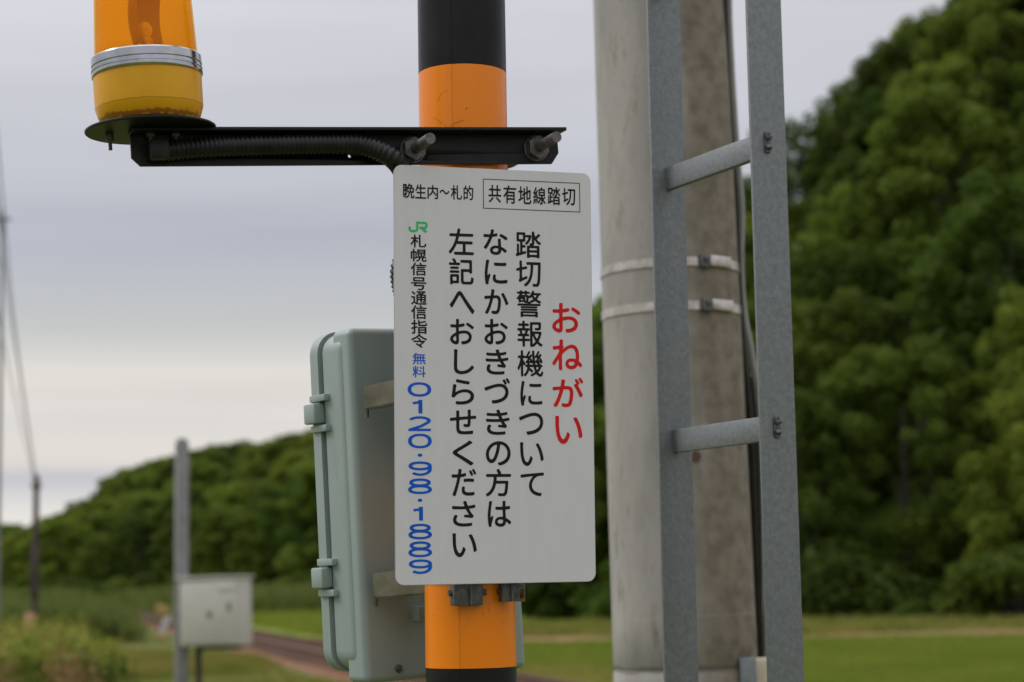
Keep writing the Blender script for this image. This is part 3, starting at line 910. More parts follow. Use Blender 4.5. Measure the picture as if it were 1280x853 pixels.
def print_mesh(name, items, weight, m, sig=0.00062, yoff=-.00035, h=.00022):
    """flat lettering, one mesh per line of print; the strokes get round ends and the wanted weight"""
    verts, faces = [], []
    thr = 1 - 0.5 * (1 + math.erf(weight / sig / math.sqrt(2)))
    for ch, x0, x1, z0, z1 in items:
        x0, x1, z0, z1 = [q / 1000 for q in (x0, x1, z0, z1)]
        loops = glyph_loops(ch)
        allp = np.vstack(loops); mn, mx_ = allp.min(0), allp.max(0)
        S_ = np.array([(x1 - x0 - 2 * weight) / (mx_[0] - mn[0]), (z1 - z0 - 2 * weight) / (mx_[1] - mn[1])])
        pad = weight + 3 * sig
        nx = int((x1 - x0 + 2 * pad) / h) + 2; nz_ = int((z1 - z0 + 2 * pad) / h) + 2
        segs = []
        for P in loops:
            Q = (P - mn) * S_ + weight + pad
            segs.append(np.column_stack([Q, np.roll(Q, -1, 0)]))
        sg = np.vstack(segs)
        SS = 2                                               # sub-rows and sub-columns
        fine = np.zeros((nz_ * SS, nx * SS))
        xs_ = (np.arange(nx * SS) + .5) / SS * h
        for r_ in range(nz_ * SS):
            zz = (r_ + .5) / SS * h + 1e-9
            up_ = (sg[:, 1] <= zz) & (sg[:, 3] > zz); dn_ = (sg[:, 3] <= zz) & (sg[:, 1] > zz)
            hit = up_ | dn_
            if not hit.any(): continue
            q_ = sg[hit]; xc = q_[:, 0] + (zz - q_[:, 1]) / (q_[:, 3] - q_[:, 1]) * (q_[:, 2] - q_[:, 0])
            wd_ = np.where(up_[hit], 1, -1)
            o_ = np.argsort(xc); cw = np.concatenate([[0], np.cumsum(wd_[o_])])
            fine[r_] = cw[np.searchsorted(xc[o_], xs_)] != 0
        A_ = fine.reshape(nz_, SS, nx, SS).mean((1, 3))
        gx = np.exp(-2 * (PI * np.fft.fftfreq(nx, h) * sig) ** 2); gz = np.exp(-2 * (PI * np.fft.fftfreq(nz_, h) * sig) ** 2)
        A_ = np.fft.ifft2(np.fft.fft2(A_) * gz[:, None] * gx[None]).real - thr
        ox, oz = x0 - pad + h / 2, z0 - pad + h / 2
        full = (A_[:-1, :-1] > 0) & (A_[1:, :-1] > 0) & (A_[:-1, 1:] > 0) & (A_[1:, 1:] > 0)
        any_ = (A_[:-1, :-1] > 0) | (A_[1:, :-1] > 0) | (A_[:-1, 1:] > 0) | (A_[1:, 1:] > 0)
        for j in range(nz_ - 1):
            row = full[j]
            d_ = np.diff(np.concatenate([[0], row.astype(int), [0]]))
            for a_, b_ in zip(np.where(d_ == 1)[0], np.where(d_ == -1)[0]):
                k0 = len(verts)
                verts += [(ox + a_ * h, yoff, oz + j * h), (ox + b_ * h, yoff, oz + j * h), (ox + b_ * h, yoff, oz + (j + 1) * h), (ox + a_ * h, yoff, oz + (j + 1) * h)]
                faces.append((k0, k0 + 1, k0 + 2, k0 + 3))
            for i in np.where(any_[j] & ~row)[0]:
                c_ = [(i, j, A_[j, i]), (i + 1, j, A_[j, i + 1]), (i + 1, j + 1, A_[j + 1, i + 1]), (i, j + 1, A_[j + 1, i])]
                poly = []
                for k in range(4):
                    p_, q_ = c_[k], c_[(k + 1) % 4]
                    if p_[2] > 0: poly.append((p_[0], p_[1]))
                    if (p_[2] > 0) != (q_[2] > 0):
                        u_ = p_[2] / (p_[2] - q_[2]); poly.append((p_[0] + (q_[0] - p_[0]) * u_, p_[1] + (q_[1] - p_[1]) * u_))
                k0 = len(verts)
                verts += [(ox + x_ * h, yoff, oz + z_ * h) for x_, z_ in poly]
                faces.append(tuple(range(k0, k0 + len(poly))))
    me = bpy.data.meshes.new(name)
    me.from_pydata(verts, [], faces)
    me.materials.append(m)
    return obj(name, me, sign)
def lab(o, s): o['label'] = s
lab(print_mesh('lettering', TEXT['side'], .00060, M['ink_black']), 'large black lettering, left of the three main columns')
lab(print_mesh('lettering', TEXT['b'], .00060, M['ink_black']), 'large black lettering, middle of the three main columns')
lab(print_mesh('lettering', TEXT['c'], .00048, M['ink_black']), 'large black lettering, right of the three main columns')
lab(print_mesh('lettering', TEXT['red'], .00070, M['ink_red'], sig=.0009), 'large red lettering at the right')
lab(print_mesh('lettering', TEXT['small'], .00032, M['ink_black'], sig=.00028, h=.00018), 'small black lettering in the narrow left column')
lab(print_mesh('lettering', TEXT['blue'][:2], .00015, M['ink_blue'], sig=.00025, h=.00018), 'two small blue characters above the phone number')
# the telephone number is drawn below, stroke by stroke
lab(print_mesh('lettering', TEXT['head'], .00025, M['ink_black'], sig=.00025, h=.00018), 'small black lettering at the top left')
lab(print_mesh('lettering', TEXT['boxed'], .00030, M['ink_black'], sig=.00025, h=.00018), 'black lettering inside the ruled frame')

def ribbon(mb_, pts, wd, y=-.00035, closed=False):
    n = len(pts)
    Pn = [V((x, 0, z)) for x, z in pts]
    Lf, Rt = [], []
    for i in range(n):
        a_ = Pn[i - 1] if (i > 0 or closed) else None
        b_ = Pn[(i + 1) % n] if (i < n - 1 or closed) else None
        d1 = (Pn[i] - a_).normalized() if a_ is not None else None
        d2 = (b_ - Pn[i]).normalized() if b_ is not None else None
        d1 = d1 or d2; d2 = d2 or d1
        n1 = V((-d1.z, 0, d1.x)); n2 = V((-d2.z, 0, d2.x))
        mt = (n1 + n2).normalized(); k_ = wd / 2 / max(.35, mt.dot(n1))
        Lf.append(mb_.bm.verts.new(Pn[i] + mt * k_ + V((0, y, 0)))); Rt.append(mb_.bm.verts.new(Pn[i] - mt * k_ + V((0, y, 0))))
    for i in range(n if closed else n - 1):
        j = (i + 1) % n
        mb_.bm.faces.new((Lf[i], Lf[j], Rt[j], Rt[i]))
# telephone number: wide figures drawn with a flat-nib line (thin across, thick down)
def arc_pts(cx, cz, rx, rz, a0, a1, n=28, p=2.25):
    out_ = []
    for i in range(n + 1):
        a_ = math.radians(a0 + (a1 - a0) * i / n); c_, s_ = math.cos(a_), math.sin(a_)
        out_.append((cx + rx * math.copysign(abs(c_) ** (2 / p), c_), cz + rz * math.copysign(abs(s_) ** (2 / p), s_)))
    return out_
XS, PEN = 1.60, .0034
mb_ = MB()
layer = [0]
def fig(pts, x0, closed=False, pen=PEN):
    b0 = len(mb_.bm.verts)
    layer[0] += 1
    ribbon(mb_, pts, pen, y=-.0003 - .00002 * (layer[0] % 3), closed=closed)
    mb_.bm.verts.ensure_lookup_table()
    for v_ in list(mb_.bm.verts)[b0:]: v_.co.x = x0 + v_.co.x * XS
for ch, xa, xb, z0_, z1_ in TEXT['blue'][2:]:
    xa, xb, z0_, z1_ = xa / 1000, xb / 1000, z0_ / 1000, z1_ / 1000
    W_, H_ = (xb - xa) / XS, z1_ - z0_
    h = PEN / 2
    cx_ = W_ / 2
    if ch == '0':
        fig(arc_pts(cx_, z0_ + H_ / 2, cx_ - h, H_ / 2 - h, 0, 360)[:-1], xa, True)
    elif ch == '8':
        fig(arc_pts(cx_, z0_ + H_ * .275, cx_ - h, H_ * .275 - h + PEN * .25, 0, 360)[:-1], xa, True)
        fig(arc_pts(cx_, z0_ + H_ * .755, (cx_ - h) * .88, H_ * .245 - h + PEN * .25, 0, 360)[:-1], xa, True)
    elif ch == '9':
        fig(arc_pts(cx_, z0_ + H_ * .69, cx_ - h, H_ * .31 - h, 0, 360)[:-1], xa, True)
        fig([(W_ - h, z0_ + H_ * .66)] + arc_pts(cx_, z0_ + H_ * .45, cx_ - h, H_ * .45 - h, 0, -138, p=2.0), xa)
    elif ch == '2':
        fig(arc_pts(cx_, z0_ + H_ * .69, cx_ - h, H_ * .31 - h, 165, -38, p=2.0) + [(W_ * .55, z0_ + H_ * .32), (W_ * .18, z0_ + H_ * .15), (h * 1.2, z0_ + h), ], xa)
        fig([(0, z0_ + h), (W_, z0_ + h)], xa)
    elif ch == '1':
        fig([(W_ - h * 1.05, z0_), (W_ - h * 1.05, z1_)], xa, pen=PEN * 1.05)
        fig([(W_ - h, z1_ - h * 1.3), (W_ * .55, z1_ - h * 2.2), (0, z1_ - h * 2.8)], xa, pen=PEN)
    else:
        fig([(cx_ + (W_ / 2 * .5) * math.cos(q_), (z0_ + z1_) / 2 + H_ * .27 * math.sin(q_)) for q_ in [i * PI / 6 for i in range(12)]], xa, True, pen=H_ * .46)
lab(mb_.build('phone_number', M['ink_blue'], sign, smooth=False), 'blue telephone number set vertically')
mb_ = MB()
ribbon(mb_, [(-.0158, .2413), (.1325, .2413), (.1325, .2839), (-.0158, .2839)], .0010, closed=True)
mb_.build('ruled_frame', M['ink_black'], sign, smooth=False)
# thick overprint on the first radical of the place name
mb_ = MB()
ribbon(mb_, [(-.1350, .2535), (-.1322, .2530), (-.1322, .2712), (-.1350, .2712)], .0012, y=-.0005, closed=True)
for q_ in (.2575, .2622, .2668): ribbon(mb_, [(-.1350, q_), (-.1322, q_)], .0016, y=-.0004)
mb_.build('overprint', M['ink_black'], sign, smooth=False)
# railway emblem: two joined green letters
gx0, gx1, gz0, gz1 = -.1287, -.0997, .2023, .2180
gp = lambda u, v_: (gx0 + u * (gx1 - gx0), gz0 + v_ * (gz1 - gz0))
mb_ = MB()
arc = [(.07, .52), (.07, .32), (.10, .19), (.17, .12), (.36, .12), (.43, .19), (.46, .32), (.46, .90), (.84, .90), (.915, .86), (.94, .74), (.94, .62), (.915, .50), (.84, .45), (.57, .45)]
ribbon(mb_, [gp(*q) for q in arc], .0032)
ribbon(mb_, [gp(*q) for q in ((.68, .45), (.93, .05))], .0036, y=-.0004)
mb_.build('railway_emblem', M['ink_green'], sign, smooth=False)

# clamp band of the sign, with lugs that show below its lower edge
ring = lambda r0, r1, z0, z1: [(r0, z0), (r1, z0), (r1, z1), (r0, z1), (r0, z0)]
def pole_band(parent, zc, h, th=.002, name='clamp_band', m=None):
    o = MB().lathe(ring(RP + .001, RP + .001 + th, zc - h / 2, zc + h / 2), 48, Matrix.Translation(AX)).build(name, m or M['galv_dark'])
    o.parent = parent
    o.matrix_parent_inverse = parent.matrix_world.inverted() if False else Matrix.Identity(4)
    return o
def part_world(mb_, name, m, parent, **k):
    """geometry given in world coordinates, stored in the parent's space"""
    inv = parent.matrix_basis.inverted()
    bmesh.ops.transform(mb_.bm, matrix=inv, verts=mb_.bm.verts)
    return mb_.build(name, m, parent, **k)
zl = at(585, 733, 2.87).z
for zc in (at(585, 262, 2.88).z, zl + .017):
    part_world(MB().lathe(ring(RP + .001, RP + .003, zc - .012, zc + .012), 48, Matrix.Translation(AX)), 'clamp_band', M['galv_dark'], sign)
for (xa, xb, ya, yb, dp) in ((562, 604, 722, 757, 2.875), (623, 649, 722, 752, 2.895)):
    c = (at(xa, ya, dp) + at(xb, yb, dp)) / 2
    wd, hg = (xb - xa) / FPX * dp, (yb - ya) / FPX * dp
    mb_ = MB().box(c, (wd * .9, .022, hg), rot3(.3134, 0, 0).to_3x3(), bev=.0015)
    mb_.box(c + V((wd * .12, -.010, 0)), (.003, .012, hg * .96), rot3(.3134, 0, 0).to_3x3())
    part_world(mb_, 'clamp_lug', M['galv_dark'], sign)
    a_ = c + SROT.to_3x3() @ V((-wd * .55, .002, -.002)); b_ = c + SROT.to_3x3() @ V((wd * .62, .002, -.002))
    part_world(MB().cyl(a_, b_, .0045, n=12), 'bolt', M['galv_dark'], sign)

# ------------------------------------------------------------------ beacon arm
AYAW = math.radians(21)
AN = V((math.sin(AYAW), -math.cos(AYAW), 0))
TPt = AX + AN * (RP + .0035)
p_l = ray_plane(163, 188, TPt, AN); p_r = ray_plane(697, 186.3, TPt, AN)
ax_x = (p_r - p_l).normalized()
ax_z = AN.cross(ax_x).normalized() * -1
if ax_z.z < 0: ax_z = -ax_z
ax_y = ax_z.cross(ax_x)
AM = Matrix(((ax_x.x, ax_y.x, ax_z.x, p_l.x), (ax_x.y, ax_y.y, ax_z.y, p_l.y), (ax_x.z, ax_y.z, ax_z.z, p_l.z), (0, 0, 0, 1)))
LEN = (p_r - p_l).length
arm = empty('beacon_arm', mat=AM)
tag(arm, 'black steel angle arm bolted across the striped post, holding the amber beacon', 'bracket arm')
HL = .0205
def arm_x(px, py=185):
    return (AM.inverted() @ ray_plane(px, py, TPt, AN)).x
mb_ = MB()
xr = LEN + .004
mb_.prism([(0, HL), (0, -.0235 + .012), (.012, -.0235), (LEN - .013, -.0235), (LEN - .001, -.0235 + .016), (LEN - .001, HL)], -.0045, 0)
xh = (AM.inverted() @ ray_plane(436, 196, TPt, AN))
o = mb_.build('web', M['black_steel'], arm)
ct = MB().cyl((xh.x, -.02, xh.z), (xh.x, .02, xh.z), .0026, n=14).build('cutter', M['black_steel'])
ct.matrix_world = AM
bpy.context.view_layer.update()
bm_ = o.modifiers.new('hole', 'BOOLEAN'); bm_.object = ct; bm_.operation = 'DIFFERENCE'; bm_.solver = 'EXACT'
bpy.context.view_layer.update()
holed = bpy.data.meshes.new_from_object(o.evaluated_get(bpy.context.evaluated_depsgraph_get()))
o.modifiers.clear(); o.data = holed; holed.name = 'web'
bpy.data.objects.remove(ct)
mb_ = MB()
mb_.box((LEN / 2, -.018, HL + .0025), (LEN + .004, .036, .005), bev=.0008)
mb_.build('flange', M['black_steel'], arm)
# a light gap hole in the web left of the post: a small bright punched hole
xh = arm_x(436, 196)
# U bolts
for px, py in ((514, 189), (668, 187)):
    l_ = AM.inverted() @ ray_plane(px, py, TPt, AN)
    mb_ = MB()
    b0 = V((l_.x, -.0045, l_.z))
    mb_.cyl(b0, b0 + V((0, -.003, 0)), .0195, n=24)
    hx = MB()
    hx.cyl(b0 + V((0, -.003, 0)), b0 + V((0, -.016, 0)), .0175, n=6)
    hx.build('nut', M['galv_dark'], arm)
    
    mb_.build('washer', M['galv_dark'], arm)
l1 = AM.inverted() @ ray_plane(514, 189, TPt, AN); l2 = AM.inverted() @ ray_plane(668, 187, TPt, AN)
yc = RP + .004
cx = (l1.x + l2.x) / 2; rr = (l2.x - l1.x) / 2
pts = [V((l1.x, -.088, l1.z)), V((l1.x, -.030, l1.z)), V((l1.x, yc, l1.z))]
for k in range(1, 16):
    a_ = PI - PI * k / 16
    pts.append(V((cx + rr * math.cos(a_), yc + rr * math.sin(a_), (l1.z + l2.z) / 2)))
pts += [V((l2.x, yc, l2.z)), V((l2.x, -.030, l2.z)), V((l2.x, -.088, l2.z))]
MB().tube(pts, .0080, n=14).build('u_bolt', M['galv_dark'], arm)

# conduit
cd = empty('corrugated_conduit', mat=AM)
tag(cd, 'black corrugated cable conduit running under the beacon arm and down behind the notice', 'conduit')
inv = AM.inverted()
def path(px, py, d): return inv @ at(px, py, d)
x1, x2 = arm_x(205), arm_x(464)
key = [V((x1, -.017, -.004)), V((x1 + .05, -.018, .000)), V(((x1 + x2) / 2, -.019, .003)), V((x2 - .06, -.019, .004)), V((x2 - .02, -.020, .002)),
       inv @ at(489, 197, 2.876), inv @ at(507, 222, 2.905), inv @ at(517, 262, 2.90), inv @ at(507, 314, 2.905), inv @ at(500, 343, 2.91), inv @ at(508, 385, 2.93), inv @ at(520, 455, 2.99), inv @ at(522, 520, 3.03)]
def catmull(K, n):
    K = [K[0] * 2 - K[1]] + K + [K[-1] * 2 - K[-2]]
    out_ = []
    for i in range(1, len(K) - 2):
        a_, b_, c_, d_ = K[i - 1:i + 3]
        for k in range(n):
            u = k / n
            out_.append(.5 * (2 * b_ + (c_ - a_) * u + (2 * a_ - 5 * b_ + 4 * c_ - d_) * u * u + (3 * b_ - a_ - 3 * c_ + d_) * u ** 3))
    return out_ + [K[-2]]
def even(pts, h):
    P = np.array([tuple(p) for p in pts]); l = np.linalg.norm(np.diff(P, axis=0), axis=1); cum = np.concatenate([[0], np.cumsum(l)])
    tt = np.arange(0, cum[-1], h)
    return [V((np.interp(t_, cum, P[:, 0]), np.interp(t_, cum, P[:, 1]), np.interp(t_, cum, P[:, 2]))) for t_ in tt]
pp = even(catmull(key, 20), .00165)
rad = [(.0150, .0150, .0130, .0130)[i % 4] for i in range(len(pp))]
MB().tube(pp, rad, n=18).build('sleeve', M['rubber'], cd, ang=2)
MB().box((x1 - .012, -.019, -.004), (.026, .026, .028), bev=.003).build('gland', M['rubber'], cd)

# ------------------------------------------------------------------ amber beacon
BX = arm_x(188, 165)
BM = AM @ Matrix.Translation(V((BX, -.003, HL + .0052)))
bc = empty('warning_beacon', mat=BM)
tag(bc, 'amber beacon with yellow base and chrome ring on the left end of the arm', 'beacon')
MB().lathe([(0, 0), (.0895, 0), (.0905, .001), (.0905, .0032), (.0895, .004), (0, .004)], 72).build('mounting_disc', M['black_steel'], bc)
MB().lathe([(0, .004), (.066, .004), (.066, .0105), (0, .0105)], 64).build('rubber_foot', M['gasket'], bc)
by = MB().lathe([(0, 0), (.0665, 0), (.0685, .003), (.0742, .0205), (.0746, .023), (.0750, .0675), (0, .0675)], 72)
o = by.build('base', M['beacon_yellow'], bc); o.location = (0, 0, .0105)
Z0 = .0780
prof = [(.060, Z0 - .001), (.0762, Z0 - .001), (.0770, Z0 + .0005), (.0770, Z0 + .004), (.0755, Z0 + .0050), (.0755, Z0 + .0062), (.0768, Z0 + .0072), (.0768, Z0 + .0108), (.0752, Z0 + .0118),
        (.0752, Z0 + .0128), (.0764, Z0 + .0142), (.0764, Z0 + .0245), (.0752, Z0 + .0262), (.0725, Z0 + .0268), (.0700, Z0 + .0268)]
MB().lathe(prof, 72).build('chrome_ring', M['chrome'], bc)
zd = Z0 + .0255
prof = [(.0712, zd), (.0700, zd + .03), (.0672, zd + .09), (.0645, zd + .135), (.060, zd + .15), (.048, zd + .162), (.025, zd + .169), (0, zd + .171)]
pin = [(max(0, r_ - .0022), z_ - (.0022 if i > 3 else 0)) for i, (r_, z_) in enumerate(prof)]
MB().lathe(prof + pin[::-1], 72).build('amber_dome', M['amber'], bc)
MB().lathe([(0, zd - .002), (.058, zd - .002), (.058, zd + .004), (.02, zd + .006), (.0, zd + .006)], 40).build('turntable', M['white_plastic'], bc)
MB().lathe([(.0, zd + .004), (.011, zd + .004), (.011, zd + .026), (.0095, zd + .028), (0, zd + .028)], 24).build('socket', M['brass'], bc)
MB().lathe([(.0, zd + .026), (.006, zd + .028), (.0105, zd + .038), (.0105, zd + .044), (.006, zd + .051), (0, zd + .0525)], 24).build('bulb', M['white_plastic'], bc)
# curved reflector standing behind the bulb, open towards the camera's left
mb_ = MB()
rows = []
ra = math.radians(50)
for i in range(15):
    v_ = i / 14
    zz = zd + .006 + v_ * .112
    hw = .032 * (1 - (2 * v_ - 1) ** 4 * .55)
    row = []
    for k in range(13):
        u = (k / 12 * 2 - 1)
        lx = u * hw + .010; ly = .028 - (u * u) * .030 - ((2 * v_ - 1) ** 2) * .012
        row.append(mb_.bm.verts.new((lx * math.cos(ra) - ly * math.sin(ra) , lx * math.sin(ra) + ly * math.cos(ra), zz)))
    rows.append(row)
for A, B in zip(rows, rows[1:]):
    for k in range(12): mb_.bm.faces.new((A[k], A[k + 1], B[k + 1], B[k]))
o = mb_.build('reflector', M['reflector'], bc)
for px, py in ((142, 168), (188, 170), (219, 168)):
    n_ = BM.inverted() @ ray_plane(px, py, BM @ V((0, -.01, 0)), AN)
    mb_ = MB()
    mb_.cyl((n_.x, -.01 if px != 142 else .02, 0), (n_.x, -.01 if px != 142 else .02, -.010), .0062, n=6)
    mb_.cyl((n_.x, -.01 if px != 142 else .02, -.010), (n_.x, -.01 if px != 142 else .02, -.022), .0026, n=10)
    mb_.build('fixing_bolt', M['galv_dark'], bc)

# ------------------------------------------------------------------ junction box behind the post
CYAW = 0.58
CW, CH = 0.290, 0.536
CM = frame(at(549.5, 626, 3.085), rot3(CYAW, 0, -0.046))
jb = empty('junction_box', mat=CM)
tag(jb, 'grey-green moulded junction box strapped behind the striped post', 'junction box')
x0, x1_ = -CW / 2, CW / 2
def soft_block(xa, xb, za, zb_, ya, yb, rc, bev, seg=5):
    """rounded rectangle block; the near rim (ya) is rounded over"""
    mb_ = MB()
    rings = []
    n = 8
    prof = [(bev * (1 - math.sin(a_)), ya + bev * (1 - math.cos(a_))) for a_ in [i / seg * PI / 2 for i in range(seg + 1)]]
    prof = [(bev - bev * math.sin(i / seg * PI / 2), ya + bev - bev * math.cos(i / seg * PI / 2)) for i in range(seg + 1)] + [(0, yb)]
    for ins, y in prof:
        pts = rrect(xa + ins, xb - ins, za + ins, zb_ - ins, max(rc - ins, .002), n)
        rings.append([mb_.bm.verts.new((x, y, z)) for x, z in pts])
    for A, B in zip(rings, rings[1:]):
        m_ = len(A)
        for i in range(m_): mb_.bm.faces.new((A[i], A[(i + 1) % m_], B[(i + 1) % m_], B[i]))
    mb_.bm.faces.new(rings[0]); mb_.bm.faces.new(rings[-1][::-1])
    return mb_
soft_block(x0, x1_, -CH / 2, CH / 2, 0, .050, .012, .011).build('back_tray', M['cabinet'], jb, ang=.9)
soft_block(x0 - .004, x1_ + .004, -CH / 2 + .018, CH / 2 - .002, .018, .080, .032, .016).build('body', M['cabinet'], jb, ang=.9)
MB().prism(rrect(x0 + .005, x1_ - .005, -CH / 2 + .022, CH / 2 - .006, .030), .078, .0905).build('gasket', M['gasket'], jb)
lid = MB().prism(rrect(x0 - .008, x1_ + .008, -CH / 2 + .014, CH / 2 + .003, .036, 8), .0895, .1145).build('lid', M['cabinet'], jb)
for zc in (.144, -.108):
    for dz in (.0235, -.0235):
        MB().box((x0 - .0065, .088, zc + dz), (.014, .050, .0105), bev=.0015).build('hinge_lug', M['cabinet'], jb)
    MB().box((x0 - .013, .099, zc), (.020, .036, .031), bev=.003).build('hinge_barrel', M['cabinet'], jb)
MB().cyl((.0, -.004, -CH / 2 + .0), (.0, -.004, -CH / 2 + .0), .001).bm.free() if False else None
sc_l = CM.inverted() @ ray_plane(498, 836, CM.translation, CM.to_3x3() @ V((0, -1, 0)))
MB().cyl((sc_l.x, .001, sc_l.z), (sc_l.x, -.004, sc_l.z), .0068, .0055, n=20).cyl((sc_l.x, -.004, sc_l.z), (sc_l.x, -.0055, sc_l.z), .003, n=6).build('screw', M['galv_dark'], jb)
gl = CM.inverted() @ ray_plane(521, 767, CM.translation, CM.to_3x3() @ V((0, -1, 0)))
MB().box((gl.x, -.010, gl.z), (.020, .024, .023), bev=.003).build('boss', M['cabinet'], jb)
# stainless mounting channels, from the back of the box forward to the post clamps
def slab(name, q, th, m, parent, fl=.03):
    """q: TL, BL, BR, TR corners of the outer face (world); th thickness away from the camera, with returned flanges"""
    TL, BL, BR, TR = q
    nrm = (BL - TL).cross(TR - TL).normalized()
    if nrm.y < 0: nrm = -nrm
    mb_ = MB()
    f_ = [mb_.bm.verts.new(p) for p in (TL, BL, BR, TR)]; b_ = [mb_.bm.verts.new(p + nrm * th) for p in (TL, BL, BR, TR)]
    mb_.bm.faces.new(f_); mb_.bm.faces.new(b_[::-1])
    for i in range(4): mb_.bm.faces.new((f_[i], b_[i], b_[(i + 1) % 4], f_[(i + 1) % 4]))
    up = (TL - BL).normalized() * th
    for A, B, s in ((TL, TR, -1), (BL, BR, 1)):
        g_ = [A, B, B + nrm * fl, A + nrm * fl]
        off = up * s
        a1 = [mb_.bm.verts.new(p) for p in g_]; a2 = [mb_.bm.verts.new(p + off) for p in g_]
        mb_.bm.faces.new(a1); mb_.bm.faces.new(a2[::-1])
        for i in range(4): mb_.bm.faces.new((a1[i], a2[i], a2[(i + 1) % 4], a1[(i + 1) % 4]))
    return part_world(mb_, name, m, parent, smooth=False)
slab('mounting_channel', (at(455, 483, 2.985), at(456, 513, 2.985), at(545, 496, 2.93), at(545, 463, 2.93)), .003, M['stainless'], jb)
slab('mounting_channel', (at(466, 717, 2.985), at(467, 749, 2.985), at(566, 741, 2.915), at(566, 706, 2.915)), .003, M['stainless'], jb)
for (x, y) in ((459, 514), (470, 750)):
    part_world(MB().cyl(at(x, y - 2, 2.995), at(x, y + 8, 2.995), .0028, n=10), 'bolt_tip', M['galv_dark'], jb)
for (y0_, y1_) in ((476, 500), (698, 718)):
    zc = at(583, (y0_ + y1_) / 2, 2.93).z
    part_world(MB().lathe(ring(RP + .0035, RP + .0065, zc - .011, zc + .011), 48, Matrix.Translation(AX)), 'strap', M['stainless'], jb)
    part_world(MB().box(AX + V((.03, RP + .022, zc)), (.05, .05, .03), rot3(CYAW, 0, 0).to_3x3(), bev=.002), 'spacer', M['galv_dark'], jb)
part_world(MB().box(at(652, 741, 2.955), (.010, .02, .026), bev=.001), 'strap_end', M['stainless'], jb)
part_world(MB().cyl(at(653, 736, 2.945), at(653, 748, 2.945), .0035, n=10), 'strap_bolt', M['rail'], jb)

# ------------------------------------------------------------------ ladder
LA = at(840, 427, 3.5); RA = at(968, 427, 3.215)
rung_dir = V((RA.x - LA.x, RA.y - LA.y, 0)); LW = rung_dir.length; rung_dir.normalize()
LROT = Matrix(((rung_dir.x, -rung_dir.y, 0, 0), (rung_dir.y, rung_dir.x, 0, 0), (0, 0, 1, 0), (0, 0, 0, 1)))   # local x along rungs
LMx = frame(V((LA.x, LA.y, 0)), LROT)
ld = empty('steel_ladder', mat=LMx)
tag(ld, 'galvanised steel ladder standing upright in front of the concrete pole', 'ladder')
ZL = 4.4
WR, TR_ = .067, .0065
for i, xx in enumerate((0, LW)):
    mb_ = MB()
    mb_.box((xx, 0, ZL / 2), (TR_, WR, ZL), bev=.0012)
    # returned lip along the rear edge (the rail is a shallow angle)
    mb_.box((xx - .010, WR / 2 - .003, ZL / 2), (.016, .0055, ZL - .002), bev=.001)
    mb_.build('side_rail', M['galv'], ld)
inv = LMx.inverted()
z1_ = at(837, 219, 3.49).z; z2_ = at(845, 551, 3.49).z
# check against the right-hand end
zr1 = at(962, 178, 3.25).z; zr2 = at(974, 539, 3.25).z
za, zb2 = (z1_ + zr1) / 2, (z2_ + zr2) / 2
dz = za - zb2
print('ladder', z1_, zr1, z2_, zr2, 'spacing', dz, 'width', LW)
rz = [za + k * dz for k in range(-8, 8) if .2 < za + k * dz < ZL - .1]
rung_me = None
for zz in rz:
    if rung_me is None:
        mb_ = MB().box((LW / 2, 0, 0), (LW + .001, .013, .040), bev=.0012)
        r0 = mb_.build('rung', M['galv'], ld); r0.location = (0, 0, zz); rung_me = r0.data
        tn = MB()
        for s in (1, -1):
            tn.box((LW + .0075, .0, .0085 * s), (.010, .011, .006), Matrix.Rotation(.35 * s, 3, 'Y'), bev=.0012)
            tn.box((LW + .0050, .0, .0145 * s), (.004, .010, .005), bev=.0008)
        tn.box((LW + .0042, 0, 0), (.004, .012, .030), bev=.001)
        t0 = tn.build('clenched_tenon', M['galv_dark'], ld); t0.location = (0, -.004, zz); tn_me = t0.data
    else:
        o = obj('rung', rung_me, ld); o.location = (0, 0, zz)
        o = obj('clenched_tenon', tn_me, ld); o.location = (0, -.004, zz)

# ------------------------------------------------------------------ concrete pole
DP = 4.8
pt, pb = at(823.5, 0, DP), at(857.5, 853, DP)
# one straight axis at a constant distance from the camera's side
pt = ray_plane(823.5, 0, V((0, 4.86, 0)), V((0, 1, 0))); pb = ray_plane(857.5, 853, V((0, 4.86, 0)), V((0, 1, 0)))
dirp = (pt - pb) / (pt.z - pb.z)
base = pb - dirp * pb.z
rt = 164 / 2 / FPX * (pt - EYE).dot(F); rb = 181 / 2 / FPX * (pb - EYE).dot(F)
def prad(z_): return rb + (rt - rb) * (z_ - pb.z) / (pt.z - pb.z)
print('pole radii', rt, rb, 'z', pt.z, pb.z, dirp)
q = V(dirp).to_track_quat('Z', 'Y').to_matrix().to_4x4()
qz = V((0, 0, 1)).rotation_difference(V(dirp).normalized()).to_matrix().to_4x4()
PM = frame(base, qz)
cp = empty('concrete_pole', mat=PM)
tag(cp, 'thick weathered concrete pole with two steel straps behind the ladder', 'pole')
zs = sorted([0.0] + [i * .25 for i in range(1, 36)])
mb_ = MB()
prf = []
def zg(y_): return on_vertical(850, y_, V((0, 4.86 - .165, 0)))
grooves = [zg(838)]
for z_ in zs: prf.append((prad(z_), z_))
for g_ in grooves:
    prf += [(prad(g_), g_ + .007), (prad(g_) - .003, g_ + .003), (prad(g_) - .003, g_ - .003), (prad(g_), g_ - .007)]
prf.sort(key=lambda t_: t_[1])
mb_.lathe([(0, 0)] + prf + [(0, prf[-1][1])], 72)
zmask_mat(M['concrete'], 'Z', zg(771), .004, (0.36, 0.34, 0.31), .012, 9, .18)
zmask_mat(M['concrete'], 'Z', zg(838), .010, (0.10, 0.09, 0.075), .008, 12, .6)
mb_.build('shaft', M['concrete'], cp, ang=.8)
